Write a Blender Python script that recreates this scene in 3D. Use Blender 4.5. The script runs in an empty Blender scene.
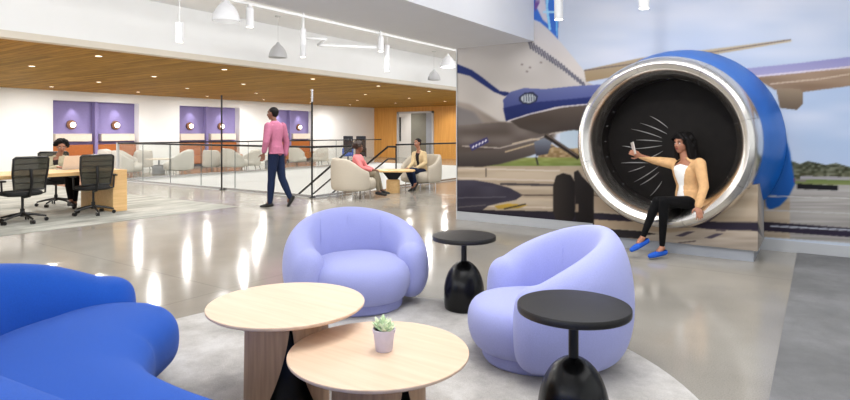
import bpy, bmesh, math, random
import numpy as np
from mathutils import Vector, Matrix
random.seed(7); np.random.seed(7)
PI = math.pi
COL = bpy.context.scene.collection
F = 575.0; H = 1.34; HY = 133.0
YAW = math.atan2(395, 575); CA, SA = math.cos(YAW), math.sin(YAW)

def W(xc, d, z=0.0):                 # metres right of / ahead of the viewpoint -> room axes
    return Vector((CA*xc - SA*d, SA*xc + CA*d, z))
def PD(px, py, d):                   # sight line at a known distance
    return W((px-425)/F*d, d, H-(py-HY)/F*d)
def PY(px, py, y):                   # sight line meets the plane Y = y
    t = (px-425)/F; d = y/(CA+SA*t); return PD(px, py, d)
def PX(px, py, x):
    t = (px-425)/F; d = x/(CA*t-SA); return PD(px, py, d)
def rad(a): return math.radians(a)

# ------------------------------------------------------------------ materials
def lin(c):
    return tuple(((v/255.0)/12.92 if v/255.0 <= .04045 else ((v/255.0+.055)/1.055)**2.4) for v in c)
def new_mat(name):
    m = bpy.data.materials.new(name); m.use_nodes = True
    return m, m.node_tree.nodes, m.node_tree.links, m.node_tree.nodes['Principled BSDF']
def mat(name, rgb, rough=.5, metal=0, noise=0, scale=20, bump=0, bscale=80, spec=.5, coat=0, sheen=0, alpha=1, trans=0, stretch=(1,1,1), ior=1.45, detail=3):
    m, N, L, b = new_mat(name)
    c = lin(rgb)
    b.inputs['Base Color'].default_value = (*c, 1); b.inputs['Roughness'].default_value = rough
    b.inputs['Metallic'].default_value = metal; b.inputs['Specular IOR Level'].default_value = spec
    b.inputs['IOR'].default_value = ior
    if coat: b.inputs['Coat Weight'].default_value = coat; b.inputs['Coat Roughness'].default_value = .1
    if sheen: b.inputs['Sheen Weight'].default_value = sheen; b.inputs['Sheen Roughness'].default_value = .5
    if trans: b.inputs['Transmission Weight'].default_value = trans
    if alpha < 1: b.inputs['Alpha'].default_value = alpha
    tc = N.new('ShaderNodeTexCoord'); mp = N.new('ShaderNodeMapping'); mp.inputs['Scale'].default_value = stretch
    L.new(tc.outputs['Object'], mp.inputs['Vector'])
    if noise:
        nz = N.new('ShaderNodeTexNoise'); nz.inputs['Scale'].default_value = scale; nz.inputs['Detail'].default_value = detail
        L.new(mp.outputs['Vector'], nz.inputs['Vector'])
        cr = N.new('ShaderNodeValToRGB')
        cr.color_ramp.elements[0].position = .3; cr.color_ramp.elements[1].position = .7
        cr.color_ramp.elements[0].color = (*[v*(1-noise) for v in c], 1)
        cr.color_ramp.elements[1].color = (*[min(1, v*(1+noise)) for v in c], 1)
        L.new(nz.outputs['Fac'], cr.inputs['Fac']); L.new(cr.outputs['Color'], b.inputs['Base Color'])
    if bump:
        n2 = N.new('ShaderNodeTexNoise'); n2.inputs['Scale'].default_value = bscale; n2.inputs['Detail'].default_value = 2
        L.new(mp.outputs['Vector'], n2.inputs['Vector'])
        bp = N.new('ShaderNodeBump'); bp.inputs['Strength'].default_value = bump; bp.inputs['Distance'].default_value = .01
        L.new(n2.outputs['Fac'], bp.inputs['Height']); L.new(bp.outputs['Normal'], b.inputs['Normal'])
    return m
def emit(name, rgb, s):
    m, N, L, b = new_mat(name)
    b.inputs['Base Color'].default_value = (*lin(rgb), 1)
    b.inputs['Emission Color'].default_value = (*lin(rgb), 1); b.inputs['Emission Strength'].default_value = s
    return m
def wood(name, a, b_, axis='X', board=None, rough=.4, fine=40, spec=.4, dark=.82):
    """long grain along `axis`; board = width of the boards across it"""
    m, N, L, b = new_mat(name)
    tc = N.new('ShaderNodeTexCoord'); mp = N.new('ShaderNodeMapping')
    st = {'X': (.06, 1, 1), 'Y': (1, .06, 1), 'Z': (1, 1, .06)}[axis]
    mp.inputs['Scale'].default_value = st
    L.new(tc.outputs['Object'], mp.inputs['Vector'])
    nz = N.new('ShaderNodeTexNoise'); nz.inputs['Scale'].default_value = fine; nz.inputs['Detail'].default_value = 4
    L.new(mp.outputs['Vector'], nz.inputs['Vector'])
    cr = N.new('ShaderNodeValToRGB'); cr.color_ramp.elements[0].position = .3; cr.color_ramp.elements[1].position = .72
    cr.color_ramp.elements[0].color = (*lin(a), 1); cr.color_ramp.elements[1].color = (*lin(b_), 1)
    L.new(nz.outputs['Fac'], cr.inputs['Fac'])
    out = cr.outputs['Color']
    if board:
        br = N.new('ShaderNodeTexBrick'); br.offset = .5
        br.inputs['Scale'].default_value = 1; br.inputs['Brick Width'].default_value = 2.6
        br.inputs['Row Height'].default_value = board; br.inputs['Mortar Size'].default_value = .006
        br.inputs['Color1'].default_value = (1, 1, 1, 1); br.inputs['Color2'].default_value = (dark, dark, dark, 1)
        br.inputs['Mortar'].default_value = (.45, .4, .35, 1)
        m2 = N.new('ShaderNodeMapping')
        if axis == 'Y': m2.inputs['Rotation'].default_value = (0, 0, PI/2)
        if axis == 'Z': m2.inputs['Rotation'].default_value = (0, PI/2, 0) if False else (PI/2, 0, 0)
        L.new(tc.outputs['Object'], m2.inputs['Vector']); L.new(m2.outputs['Vector'], br.inputs['Vector'])
        mx = N.new('ShaderNodeMix'); mx.data_type = 'RGBA'; mx.blend_type = 'MULTIPLY'; mx.inputs[0].default_value = 1
        L.new(out, mx.inputs[6]); L.new(br.outputs['Color'], mx.inputs[7]); out = mx.outputs[2]
    L.new(out, b.inputs['Base Color']); b.inputs['Roughness'].default_value = rough; b.inputs['Specular IOR Level'].default_value = spec
    return m
def glass(name, tint=(250, 251, 250), amt=.06):
    """thin architectural pane: mostly clear with a fresnel sheen"""
    m, N, L, b = new_mat(name)
    tr = N.new('ShaderNodeBsdfTransparent'); tr.inputs['Color'].default_value = (*lin(tint), 1)
    gl = N.new('ShaderNodeBsdfGlossy'); gl.inputs['Roughness'].default_value = .02
    lw = N.new('ShaderNodeLayerWeight'); pw = N.new('ShaderNodeMath'); pw.operation = 'POWER'; pw.inputs[1].default_value = 4
    fr = N.new('ShaderNodeMath'); fr.operation = 'MULTIPLY_ADD'; fr.inputs[1].default_value = .5; fr.inputs[2].default_value = .02
    L.new(lw.outputs['Facing'], pw.inputs[0]); L.new(pw.outputs[0], fr.inputs[0])
    mx = N.new('ShaderNodeMixShader')
    L.new(fr.outputs[0], mx.inputs[0]); L.new(tr.outputs[0], mx.inputs[1]); L.new(gl.outputs[0], mx.inputs[2])
    L.new(mx.outputs[0], N['Material Output'].inputs['Surface'])
    return m

M = {}
M['white_wall'] = mat('white_wall', (238, 239, 239), .7, noise=.01, scale=2)
M['white_ceiling'] = mat('white_ceiling', (238, 238, 238), .8, noise=.01, scale=2)
M['grey_soffit'] = mat('grey_soffit', (226, 226, 228), .8, noise=.01, scale=3)
M['cream_strip'] = mat('cream_strip', (214, 206, 192), .6, noise=.02, scale=5)
M['oak_ceiling'] = wood('oak_ceiling', (164, 122, 50), (196, 150, 70), 'X', .14, .7, 30, spec=.12, dark=.62)
M['oak_wall'] = wood('oak_wall', (214, 150, 72), (232, 172, 90), 'Z', None, .45, 14)
M['oak'] = wood('oak', (214, 184, 156), (225, 198, 172), 'X', None, .45, 36)
M['oak_leg'] = wood('oak_leg', (172, 138, 108), (196, 160, 126), 'Z', None, .5, 60)
M['oak_desk'] = wood('oak_desk', (208, 168, 112), (226, 188, 134), 'Y', None, .45, 30)
M['purple'] = mat('purple_felt', (134, 124, 172), .9, noise=.05, scale=30)
M['orange'] = mat('orange_leather', (170, 98, 44), .5, noise=.08, scale=14)
M['shelf'] = mat('shelf_cream', (226, 214, 200), .6, noise=.04, scale=20)
M['black'] = mat('black_metal', (12, 12, 13), .34, noise=.1, scale=30)
M['black_top'] = mat('black_top', (22, 20, 19), .42, noise=.25, scale=60, bump=.15, bscale=200)
M['black_gloss'] = mat('black_gloss', (9, 9, 10), .26, noise=.05, scale=20, spec=.4)
M['rail'] = mat('rail_black', (26, 26, 28), .4, metal=.6, noise=.05)
M['steel'] = mat('steel', (190, 190, 192), .25, metal=1, noise=.05)
M['white_metal'] = mat('white_metal', (196, 196, 196), .4, noise=.01)
M['lamp_shade'] = mat('lamp_shade_grey', (186, 186, 188), .45, noise=.02)
M['lavender'] = mat('lavender_wool', (158, 163, 216), .9, noise=.05, scale=160, bump=.25, bscale=420, sheen=.2)
M['sofa_blue'] = mat('sofa_blue_wool', (15, 80, 178), .92, noise=.09, scale=220, bump=.3, bscale=460, sheen=.08)
M['cream_fabric'] = mat('cream_fabric', (186, 176, 160), .9, noise=.05, scale=80, bump=.2, bscale=200)
M['white_fabric'] = mat('white_fabric', (202, 197, 190), .9, noise=.04, scale=80, bump=.2, bscale=200)
M['pot'] = mat('pot_lilac', (206, 198, 208), .7, noise=.04, scale=40)
M['soil'] = mat('soil', (42, 34, 28), .95, noise=.4, scale=120, bump=.6, bscale=150)
M['glass'] = glass('clear_glass')
M['seam'] = mat('glass_edge', (92, 100, 100), .3, noise=.05)
M['laptop'] = mat('laptop_silver', (214, 204, 196), .4, metal=.3, noise=.03)
M['screen'] = mat('laptop_screen', (40, 44, 52), .2, noise=.05)
M['chair_mesh'] = mat('chair_mesh', (58, 56, 44), .7, noise=.15, scale=120, alpha=.8)
M['lamp_on'] = emit('lamp_on', (255, 246, 232), 6)
M['lamp_warm'] = emit('lamp_warm', (255, 238, 210), 5)
M['bulb_soft'] = emit('bulb_soft', (255, 248, 236), 1.0)
M['bronze'] = mat('bronze', (120, 84, 62), .35, metal=.5, noise=.1)
M['dark_grey'] = mat('dark_grey_fabric', (40, 42, 50), .9, noise=.1, scale=50)
M['door_grey'] = mat('door_glass_grey', (126, 124, 112), .15, noise=.05, scale=3)
M['base_grey'] = mat('plinth_grey', (156, 160, 168), .35, noise=.04, scale=4)
M['baseboard'] = mat('baseboard_pale', (178, 180, 183), .4, noise=.02, scale=4)
M['paper'] = mat('pale_board', (226, 224, 220), .5, noise=.01, scale=3)

def floor_mat():
    m, N, L, b = new_mat('polished_terrazzo')
    tc = N.new('ShaderNodeTexCoord')
    n1 = N.new('ShaderNodeTexNoise'); n1.inputs['Scale'].default_value = .9; n1.inputs['Detail'].default_value = 5
    n2 = N.new('ShaderNodeTexNoise'); n2.inputs['Scale'].default_value = 130; n2.inputs['Detail'].default_value = 2
    L.new(tc.outputs['Object'], n1.inputs['Vector']); L.new(tc.outputs['Object'], n2.inputs['Vector'])
    r1 = N.new('ShaderNodeValToRGB'); r1.color_ramp.elements[0].position = .3; r1.color_ramp.elements[1].position = .7
    r1.color_ramp.elements[0].color = (*lin((150, 145, 136)), 1); r1.color_ramp.elements[1].color = (*lin((172, 167, 157)), 1)
    r2 = N.new('ShaderNodeValToRGB'); r2.color_ramp.elements[0].position = .32; r2.color_ramp.elements[1].position = .62
    r2.color_ramp.elements[0].color = (.55, .54, .52, 1); r2.color_ramp.elements[1].color = (1, 1, 1, 1)
    L.new(n1.outputs['Fac'], r1.inputs['Fac']); L.new(n2.outputs['Fac'], r2.inputs['Fac'])
    mx = N.new('ShaderNodeMix'); mx.data_type = 'RGBA'; mx.blend_type = 'MULTIPLY'; mx.inputs[0].default_value = .45
    L.new(r1.outputs['Color'], mx.inputs[6]); L.new(r2.outputs['Color'], mx.inputs[7])
    # saw-cut joints of the slab
    br = N.new('ShaderNodeTexBrick'); br.offset = 0; br.inputs['Scale'].default_value = 1
    br.inputs['Brick Width'].default_value = 4.2; br.inputs['Row Height'].default_value = 3.1; br.inputs['Mortar Size'].default_value = .006
    br.inputs['Color1'].default_value = (1, 1, 1, 1); br.inputs['Color2'].default_value = (.97, .97, .97, 1); br.inputs['Mortar'].default_value = (.6, .6, .6, 1)
    L.new(tc.outputs['Object'], br.inputs['Vector'])
    m2 = N.new('ShaderNodeMix'); m2.data_type = 'RGBA'; m2.blend_type = 'MULTIPLY'; m2.inputs[0].default_value = .6
    L.new(mx.outputs[2], m2.inputs[6]); L.new(br.outputs['Color'], m2.inputs[7])
    L.new(m2.outputs[2], b.inputs['Base Color'])
    b.inputs['Roughness'].default_value = .17; b.inputs['Specular IOR Level'].default_value = .32
    n3 = N.new('ShaderNodeTexNoise'); n3.inputs['Scale'].default_value = 3; L.new(tc.outputs['Object'], n3.inputs['Vector'])
    r3 = N.new('ShaderNodeMapRange'); r3.inputs[3].default_value = .07; r3.inputs[4].default_value = .2
    L.new(n3.outputs['Fac'], r3.inputs[0]); L.new(r3.outputs[0], b.inputs['Roughness'])
    return m
M['floor'] = floor_mat()
def patchy(name, a, b_, c_, s1, s2, rough=.95, st=(1, 1, 1)):
    m, N, L, b = new_mat(name)
    tc = N.new('ShaderNodeTexCoord'); mp = N.new('ShaderNodeMapping'); mp.inputs['Scale'].default_value = st
    L.new(tc.outputs['Object'], mp.inputs['Vector'])
    n1 = N.new('ShaderNodeTexNoise'); n1.inputs['Scale'].default_value = s1; n1.inputs['Detail'].default_value = 6; n1.inputs['Roughness'].default_value = .65
    L.new(mp.outputs['Vector'], n1.inputs['Vector'])
    r = N.new('ShaderNodeValToRGB'); r.color_ramp.elements[0].position = .36; r.color_ramp.elements[1].position = .64
    r.color_ramp.elements[0].color = (*lin(a), 1); r.color_ramp.elements[1].color = (*lin(c_), 1)
    e = r.color_ramp.elements.new(.5); e.color = (*lin(b_), 1)
    L.new(n1.outputs['Fac'], r.inputs['Fac'])
    n2 = N.new('ShaderNodeTexNoise'); n2.inputs['Scale'].default_value = s2; L.new(tc.outputs['Object'], n2.inputs['Vector'])
    mx = N.new('ShaderNodeMix'); mx.data_type = 'RGBA'; mx.blend_type = 'OVERLAY'; mx.inputs[0].default_value = .35
    L.new(r.outputs['Color'], mx.inputs[6]); L.new(n2.outputs['Fac'], mx.inputs[7])
    L.new(mx.outputs[2], b.inputs['Base Color']); b.inputs['Roughness'].default_value = rough
    bp = N.new('ShaderNodeBump'); bp.inputs['Strength'].default_value = .4; bp.inputs['Distance'].default_value = .01
    L.new(n2.outputs['Fac'], bp.inputs['Height']); L.new(bp.outputs['Normal'], b.inputs['Normal'])
    return m
M['rug'] = patchy('rug_pale', (166, 162, 156), (188, 184, 178), (208, 205, 200), 2.2, 260)
M['carpet_green'] = patchy('carpet_streaked', (138, 140, 132), (164, 164, 156), (190, 188, 180), 1.6, 200, .9, (3, .5, 1))
M['carpet_dark'] = patchy('carpet_dark', (104, 104, 104), (116, 116, 116), (128, 128, 128), 1.4, 260)

# ------------------------------------------------------------------ mesh helpers
class MB:
    def __init__(s): s.v = []; s.f = []; s.mi = []
    def add(s, verts, faces, mi=0):
        n = len(s.v); s.v += [tuple(v) for v in verts]; s.f += [tuple(i+n for i in f) for f in faces]; s.mi += [mi]*len(faces); return s
    def box(s, x0, y0, z0, x1, y1, z1, mi=0, mtx=None):
        v = [Vector((x, y, z)) for z in (z0, z1) for y in (y0, y1) for x in (x0, x1)]
        if mtx: v = [mtx @ p for p in v]
        return s.add(v, [(0, 2, 3, 1), (4, 5, 7, 6), (0, 1, 5, 4), (2, 6, 7, 3), (0, 4, 6, 2), (1, 3, 7, 5)], mi)
    def rings(s, R, cap=True, closed=False, mi=0):
        n = len(R[0]); v = [p for r in R for p in r]; f = []
        m = len(R)
        for i in range(m if closed else m-1):
            a = i*n; b = ((i+1) % m)*n
            for k in range(n):
                k2 = (k+1) % n; f.append((a+k, a+k2, b+k2, b+k))
        if cap and not closed:
            f.append(tuple(range(n))[::-1]); f.append(tuple(range((m-1)*n, m*n)))
        return s.add(v, f, mi)
    def lathe(s, prof, c=(0, 0, 0), seg=32, axis='Z', mi=0, cap=True):
        c = Vector(c); R = []
        for r, h in prof:
            ring = []
            for k in range(seg):
                a = 2*PI*k/seg
                if axis == 'Z': ring.append(c+Vector((r*math.cos(a), r*math.sin(a), h)))
                elif axis == 'Y': ring.append(c+Vector((r*math.cos(a), h, r*math.sin(a))))
                else: ring.append(c+Vector((h, r*math.cos(a), r*math.sin(a))))
            R.append(ring)
        return s.rings(R, cap, mi=mi)
    def tube(s, pts, r, seg=8, mi=0, cap=True):
        pts = [Vector(p) for p in pts]; R = []; prev = None
        for i, p in enumerate(pts):
            t = (pts[min(i+1, len(pts)-1)]-pts[max(i-1, 0)]).normalized()
            if prev is None:
                up = Vector((0, 0, 1)) if abs(t.z) < .9 else Vector((1, 0, 0)); u = t.cross(up).normalized()
            else: u = (prev-t*prev.dot(t)).normalized()
            prev = u; w = t.cross(u); rr = r[i] if isinstance(r, (list, tuple)) else r
            R.append([p+u*(rr*math.cos(2*PI*k/seg))+w*(rr*math.sin(2*PI*k/seg)) for k in range(seg)])
        return s.rings(R, cap, mi=mi)
    def cone(s, p0, r0, p1, r1, seg=14, side=None, flat=1.0, mi=0):
        """rounded cone between two points; flat squashes it across `side`"""
        p0 = Vector(p0); p1 = Vector(p1); t = (p1-p0); ln = t.length
        t = t.normalized() if ln > 1e-6 else Vector((0, 0, 1))
        if side is None: side = Vector((0, 0, 1)) if abs(t.z) < .9 else Vector((1, 0, 0))
        side = Vector(side); u = (side-t*side.dot(t)).normalized(); w = t.cross(u); R = []
        for i in range(6):
            a = PI/2*(1-i/5.0); k = max(math.cos(a), .02); R.append((p0-t*(r0*math.sin(a)), r0*k))
        for i in range(1, 4): f = i/4.0; R.append((p0.lerp(p1, f), r0+(r1-r0)*f))
        for i in range(6):
            a = PI/2*(i/5.0); k = max(math.cos(a), .02); R.append((p1+t*(r1*math.sin(a)), r1*k))
        return s.rings([[c+u*(r*flat*math.cos(2*PI*k/seg))+w*(r*math.sin(2*PI*k/seg)) for k in range(seg)] for c, r in R], True, mi=mi)
    def ell(s, c, rx, ry, rz, X=Vector((1, 0, 0)), Y=Vector((0, 1, 0)), Z=Vector((0, 0, 1)), seg=18, n=10, mi=0):
        c = Vector(c); R = []
        for i in range(n+1):
            a = -PI/2+PI*i/n; k = max(math.cos(a), .02)
            R.append([c+X*(rx*k*math.cos(2*PI*j/seg))+Y*(ry*k*math.sin(2*PI*j/seg))+Z*(rz*math.sin(a)) for j in range(seg)])
        return s.rings(R, True, mi=mi)
    def torso(s, secs, seg=24, mi=0):
        """secs: (centre, side vector, front vector, half width, half depth)"""
        R = []
        for c, sd, fw, a, b in secs:
            R.append([Vector(c)+sd*(a*math.cos(2*PI*k/seg))+fw*(b*math.sin(2*PI*k/seg)) for k in range(seg)])
        return s.rings(R, True, mi=mi)
    def build(s, name, mats, parent=None, smooth=True, bevel=0, sub=0, loc=None, auto=40):
        me = bpy.data.meshes.new(name); me.from_pydata(s.v, [], s.f); me.update()
        bm = bmesh.new(); bm.from_mesh(me); bmesh.ops.recalc_face_normals(bm, faces=bm.faces[:]); bm.to_mesh(me); bm.free()
        if not isinstance(mats, (list, tuple)): mats = [mats]
        for m in mats: me.materials.append(M[m] if isinstance(m, str) else m)
        for p, i in zip(me.polygons, s.mi): p.material_index = i
        o = bpy.data.objects.new(name, me); COL.objects.link(o)
        if loc is not None: o.location = loc
        if parent is not None: o.parent = parent
        if bevel:
            bv = o.modifiers.new('bevel', 'BEVEL'); bv.width = bevel; bv.segments = 2; bv.limit_method = 'ANGLE'; bv.angle_limit = rad(50)
        if sub:
            ss = o.modifiers.new('sub', 'SUBSURF'); ss.levels = sub; ss.render_levels = sub
        if smooth:
            me.polygons.foreach_set('use_smooth', [True]*len(me.polygons))
            if auto < 180:
                bm = bmesh.new(); bm.from_mesh(me)
                for e in bm.edges:
                    if len(e.link_faces) == 2 and e.calc_face_angle(0) > rad(auto): e.smooth = False
                bm.to_mesh(me); bm.free()
        return o
def tag(o, label=None, cat=None, group=None, kind=None):
    if label: o['label'] = label
    if cat: o['category'] = cat
    if group: o['group'] = group
    if kind: o['kind'] = kind
    return o
def thing(name, label, cat, loc=(0, 0, 0), rz=0, group=None):
    o = bpy.data.objects.new(name, None); COL.objects.link(o); o.empty_display_size = .1
    o.location = loc; o.rotation_euler = (0, 0, rz); return tag(o, label, cat, group)
def kids(o): return [c for c in bpy.data.objects if c.parent == o]
def copy_tree(o, parent=None):
    c = o.copy(); COL.objects.link(c)
    if parent: c.parent = parent
    for k in kids(o): copy_tree(k, c)
    return c
def struct(mb, name, m, label=None, **k):
    o = mb.build(name, m, smooth=False, **k); tag(o, label, 'structure', kind='structure'); return o
def catmull(P, n):
    P = [Vector(p) for p in P]; P = [P[0]*2-P[1]]+P+[P[-1]*2-P[-2]]; out = []
    for i in range(1, len(P)-2):
        a, b, c, d = P[i-1:i+3]
        for k in range(n):
            t = k/n
            out.append(.5*((2*b)+(c-a)*t+(2*a-5*b+4*c-d)*t*t+(3*b-a-3*c+d)*t**3))
    out.append(P[-2].copy()); return out
def sell(n, seg):     # superellipse unit ring
    o = []
    for k in range(seg):
        a = 2*PI*k/seg; c, s_ = math.cos(a), math.sin(a)
        o.append((math.copysign(abs(c)**(2/n), c), math.copysign(abs(s_)**(2/n), s_)))
    return o
def sweep(mb, spine, ex=2.6, seg=32, n=8, caps=(True, True)):
    """spine: (x, y, half width, z low, z high) — a padded roll with round ends"""
    P = catmull([Vector((s[0], s[1], s[2])) for s in spine], n)
    Z = catmull([Vector((s[3], s[4], 0)) for s in spine], n)
    U = sell(ex, seg); R = []; m = len(P)
    def ring(c, t, a, zl, zh, k):
        nrm = Vector((-t.y, t.x, 0)); zc = (zl+zh)/2; hb = (zh-zl)/2*(k**.45)
        return [Vector((c.x, c.y, 0))+nrm*(a*k*u)+Vector((0, 0, zc+hb*v)) for u, v in U]
    for i in range(m):
        t = (P[min(i+1, m-1)]-P[max(i-1, 0)]); t.z = 0; t.normalize()
        c = Vector((P[i].x, P[i].y, 0)); a = P[i].z; zl, zh = Z[i].x, Z[i].y
        if i == 0 and caps[0]:
            for q in range(8):
                ph = PI/2*(1-q/8); R.append(ring(c-t*(a*math.sin(ph)), t, a, zl, zh, max(math.cos(ph), .04)))
        R.append(ring(c, t, a, zl, zh, 1))
        if i == m-1 and caps[1]:
            for q in range(1, 9):
                ph = PI/2*(q/8); R.append(ring(c+t*(a*math.sin(ph)), t, a, zl, zh, max(math.cos(ph), .04)))
    mb.rings(R, True); return mb
def remeshed(mb, name, m, parent=None, vox=.008, it=3, fac=.5, cut=None, disp=0, solid=0):
    """join overlapping rounded pieces into one continuous smooth surface"""
    me = bpy.data.meshes.new('tmp'); me.from_pydata(mb.v, [], mb.f); me.update()
    bm = bmesh.new(); bm.from_mesh(me); bmesh.ops.recalc_face_normals(bm, faces=bm.faces[:]); bm.to_mesh(me); bm.free()
    o = bpy.data.objects.new('tmp', me); COL.objects.link(o)
    r = o.modifiers.new('r', 'REMESH'); r.mode = 'VOXEL'; r.voxel_size = vox
    if it: s = o.modifiers.new('s', 'SMOOTH'); s.iterations = it; s.factor = fac
    dg = bpy.context.evaluated_depsgraph_get(); dg.update()
    res = bpy.data.meshes.new_from_object(o.evaluated_get(dg)); bpy.data.objects.remove(o)
    if cut:
        bm = bmesh.new(); bm.from_mesh(res)
        bmesh.ops.delete(bm, geom=[f for f in bm.faces if cut(f.calc_center_median())], context='FACES'); bm.to_mesh(res); bm.free()
    res.materials.clear(); res.materials.append(M[m] if isinstance(m, str) else m); res.name = name
    res.polygons.foreach_set('use_smooth', [True]*len(res.polygons))
    o = bpy.data.objects.new(name, res); COL.objects.link(o)
    if parent is not None: o.parent = parent
    if solid: s = o.modifiers.new('t', 'SOLIDIFY'); s.thickness = solid; s.offset = -1
    return o
# ================================================================== THE SETTING
XL, XB = -20.8, -9.85            # niche wall, bulkhead line
YM, YF = 7.66, 25.2              # mural wall, far timber wall
VX0, VX1, VY0, VY1 = -16.4, -8.58, 8.45, 20.3   # stair void
ZT, ZW, ZB = 3.7, 2.75, 2.65
fl = MB()
fl.box(XL-.4, -4.2, -.35, VX0, YF+.2, 0); fl.box(VX0, -4.2, -.35, VX1, VY0, 0)
fl.box(VX0, VY1, -.35, VX1, YF+.2, 0); fl.box(VX1, -4.2, -.35, 4.2, YF+.2, 0)
struct(fl, 'floor', 'floor', 'polished grey terrazzo floor of the lounge')
struct(MB().box(VX0-.3, VY0-.3, -3.8, VX1+.3, VY1+.3, -3.6), 'floor', 'floor', 'floor of the storey below, seen through the stair void')
vw = MB(); vw.box(VX0-.2, VY0-.2, -3.6, VX0, VY1+.2, -.35); vw.box(VX1, VY0-.2, -3.6, VX1+.2, VY1+.2, -.35)
vw.box(VX0, VY0-.2, -3.6, VX1, VY0, -.35); vw.box(VX0, VY1, -3.6, VX1, VY1+.2, -.35)
struct(vw, 'wall_below', 'white_wall', 'white walls of the stair void below the floor')
se = MB(); t_ = .012
se.box(VX0, VY0, -.35, VX0+t_, VY1, -.001); se.box(VX1-t_, VY0, -.35, VX1, VY1, -.001)
se.box(VX0, VY0, -.35, VX1, VY0+t_, -.001); se.box(VX0, VY1-t_, -.35, VX1, VY1, -.001)
struct(se, 'trim_1', 'white_wall', 'white slab edge around the stair void')

# floor zones: thin carpets laid in the terrazzo
struct(MB().box(-20.0, -3.8, 0, -8.75, 7.6, .006), 'floor_carpet', 'carpet_green') if False else None
tag(MB().box(-20.0, -3.8, .0005, -8.75, 6.7, .007).build('area_carpet', 'carpet_green', smooth=False),
    'grey streaked carpet lying under the long oak work desk', 'carpet')
tag(MB().box(-.21, -3.8, .0005, 3.95, YM-.02, .007).build('area_carpet', 'carpet_dark', smooth=False),
    'dark charcoal carpet at the right edge of the floor', 'carpet')

def ypx(px, x): return PX(px, HY, x).y
niches = [(ypx(53, XL), ypx(98, XL), ypx(139, XL)), (ypx(179.5, XL), ypx(209, XL), ypx(239.7, XL)), (ypx(272, XL), ypx(292, XL), ypx(313, XL))]
wl = MB(); ND = .32
wl.box(XL-.6, -4.2, 0, XL-ND, YF+.2, 2.95, 1)
y = -4.2
for a, m_, b_ in niches:
    wl.box(XL-ND, y, 0, XL, a, 2.95, 0); wl.box(XL-ND, a, 2.43, XL, b_, 2.95, 0)
    wl.box(XL-ND, m_-.05, .0, XL-.1, m_+.05, 2.43, 1); y = b_
wl.box(XL-ND, y, 0, XL, YF+.2, 2.95, 0)
o = wl.build('wall_left', ['white_wall', 'purple'], smooth=False); tag(o, 'far white wall with purple seating niches', 'structure', kind='structure')

wf = MB(); wf.box(XL, YF, 0, 4.2, YF+.2, ZT)
struct(wf, 'wall_far', 'oak_wall', 'honey coloured timber wall beyond the stairs')
# white door frame with grey glazing in the timber wall
a = PY(397, 133, YF-.05).x; b_ = PY(433.5, 133, YF-.05).x; zt = PY(415, 111.5, YF-.05).z
dr = MB(); dr.box(a, YF-.08, 0, a+.12, YF, zt); dr.box(b_-.1, YF-.08, 0, b_, YF, zt); dr.box(a, YF-.08, zt-.1, b_, YF, zt)
do = struct(dr, 'door_1', 'white_metal', 'white framed glazed doorway in the timber wall')
c1 = PY(411, 133, YF-.05).x; c2 = PY(426, 133, YF-.05).x
MB().box(a+.12, YF-.04, 0, c1, YF-.01, zt-.1).build('side_glass', 'paper', do, smooth=False)
MB().box(c1, YF-.05, 0, c2, YF-.01, zt-.1).build('door_leaf', 'door_grey', do, smooth=False)
MB().box(c2, YF-.04, 0, b_-.1, YF-.01, zt-.1).build('side_glass', 'base_grey', do, smooth=False)
MB().box(a+.2, YF-.1, .9, a+.26, YF-.04, 2.2).build('door_handle', 'rail', do, smooth=False)

struct(MB().box(XL-.3, -4.2, ZW, XB-.2, YF, ZW+.1), 'ceiling', 'oak_ceiling', 'warm oak board ceiling over the niches and stairs')
struct(MB().box(XB-.2, -4.2, ZT, 4.2, YF, ZT+.1), 'ceiling', 'white_ceiling', 'white upper ceiling')
struct(MB().box(XB-.2, -4.2, ZW+.1, XB, YF, ZT), 'wall_upper', 'white_wall', 'white bulkhead above the oak ceiling')
struct(MB().box(XB-.2, -4.2, ZW-.004, XB+.012, YF, ZW+.1), 'trim_2', 'cream_strip', 'cream edge strip under the bulkhead')
struct(MB().box(-4.65, -4.2, ZB, -3.37, YM, ZT), 'trim_3', 'grey_soffit', 'white box beam running to the mural wall')
struct(MB().box(-4.65, YM, 0, 4.2, YM+.3, ZT), 'wall_back', 'white_wall', 'wall carrying the aircraft mural')
struct(MB().box(-4.65, YM-.015, 0, 4.0, YM-.0005, .125), 'baseboard_back', 'baseboard', 'pale baseboard under the mural')
wr = MB(); wr.box(4.0, -4.2, 0, 4.2, YM, .6); wr.box(4.0, -4.2, 3.2, 4.2, YM, ZT); wr.box(4.0, -4.2, .6, 4.2, -3.4, 3.2); wr.box(4.0, 6.6, .6, 4.2, YM, 3.2)
struct(wr, 'wall_right', 'white_wall', 'white right-hand wall with an added long window')
wn = MB()
for k in range(17): yy = -3.4+10.0*k/16; wn.box(4.02, yy-.04, .6, 4.14, yy+.04, 3.2)
for zz in (.6, 1.9, 3.16): wn.box(4.02, -3.4, zz, 4.14, 6.6, zz+.05)
wo = struct(wn, 'added_window_1', 'white_metal', 'unseen long mullioned window added in the right-hand wall')  # unseen window, added for its reflection in the engine lip
MB().box(4.07, -3.4, .6, 4.08, 6.6, 3.2).build('pane', 'glass', wo, smooth=False)
fw = MB(); fw.box(XL-.3, -4.4, 0, 4.2, -4.2, .5); fw.box(XL-.3, -4.4, 2.9, 4.2, -4.2, ZT)
for x in (XL-.3, -16, -11, -7, -3, 1, 3.9): fw.box(x, -4.4, .5, x+.3, -4.2, 2.9)
struct(fw, 'wall_front', 'white_wall', 'window wall behind the viewer')

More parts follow.
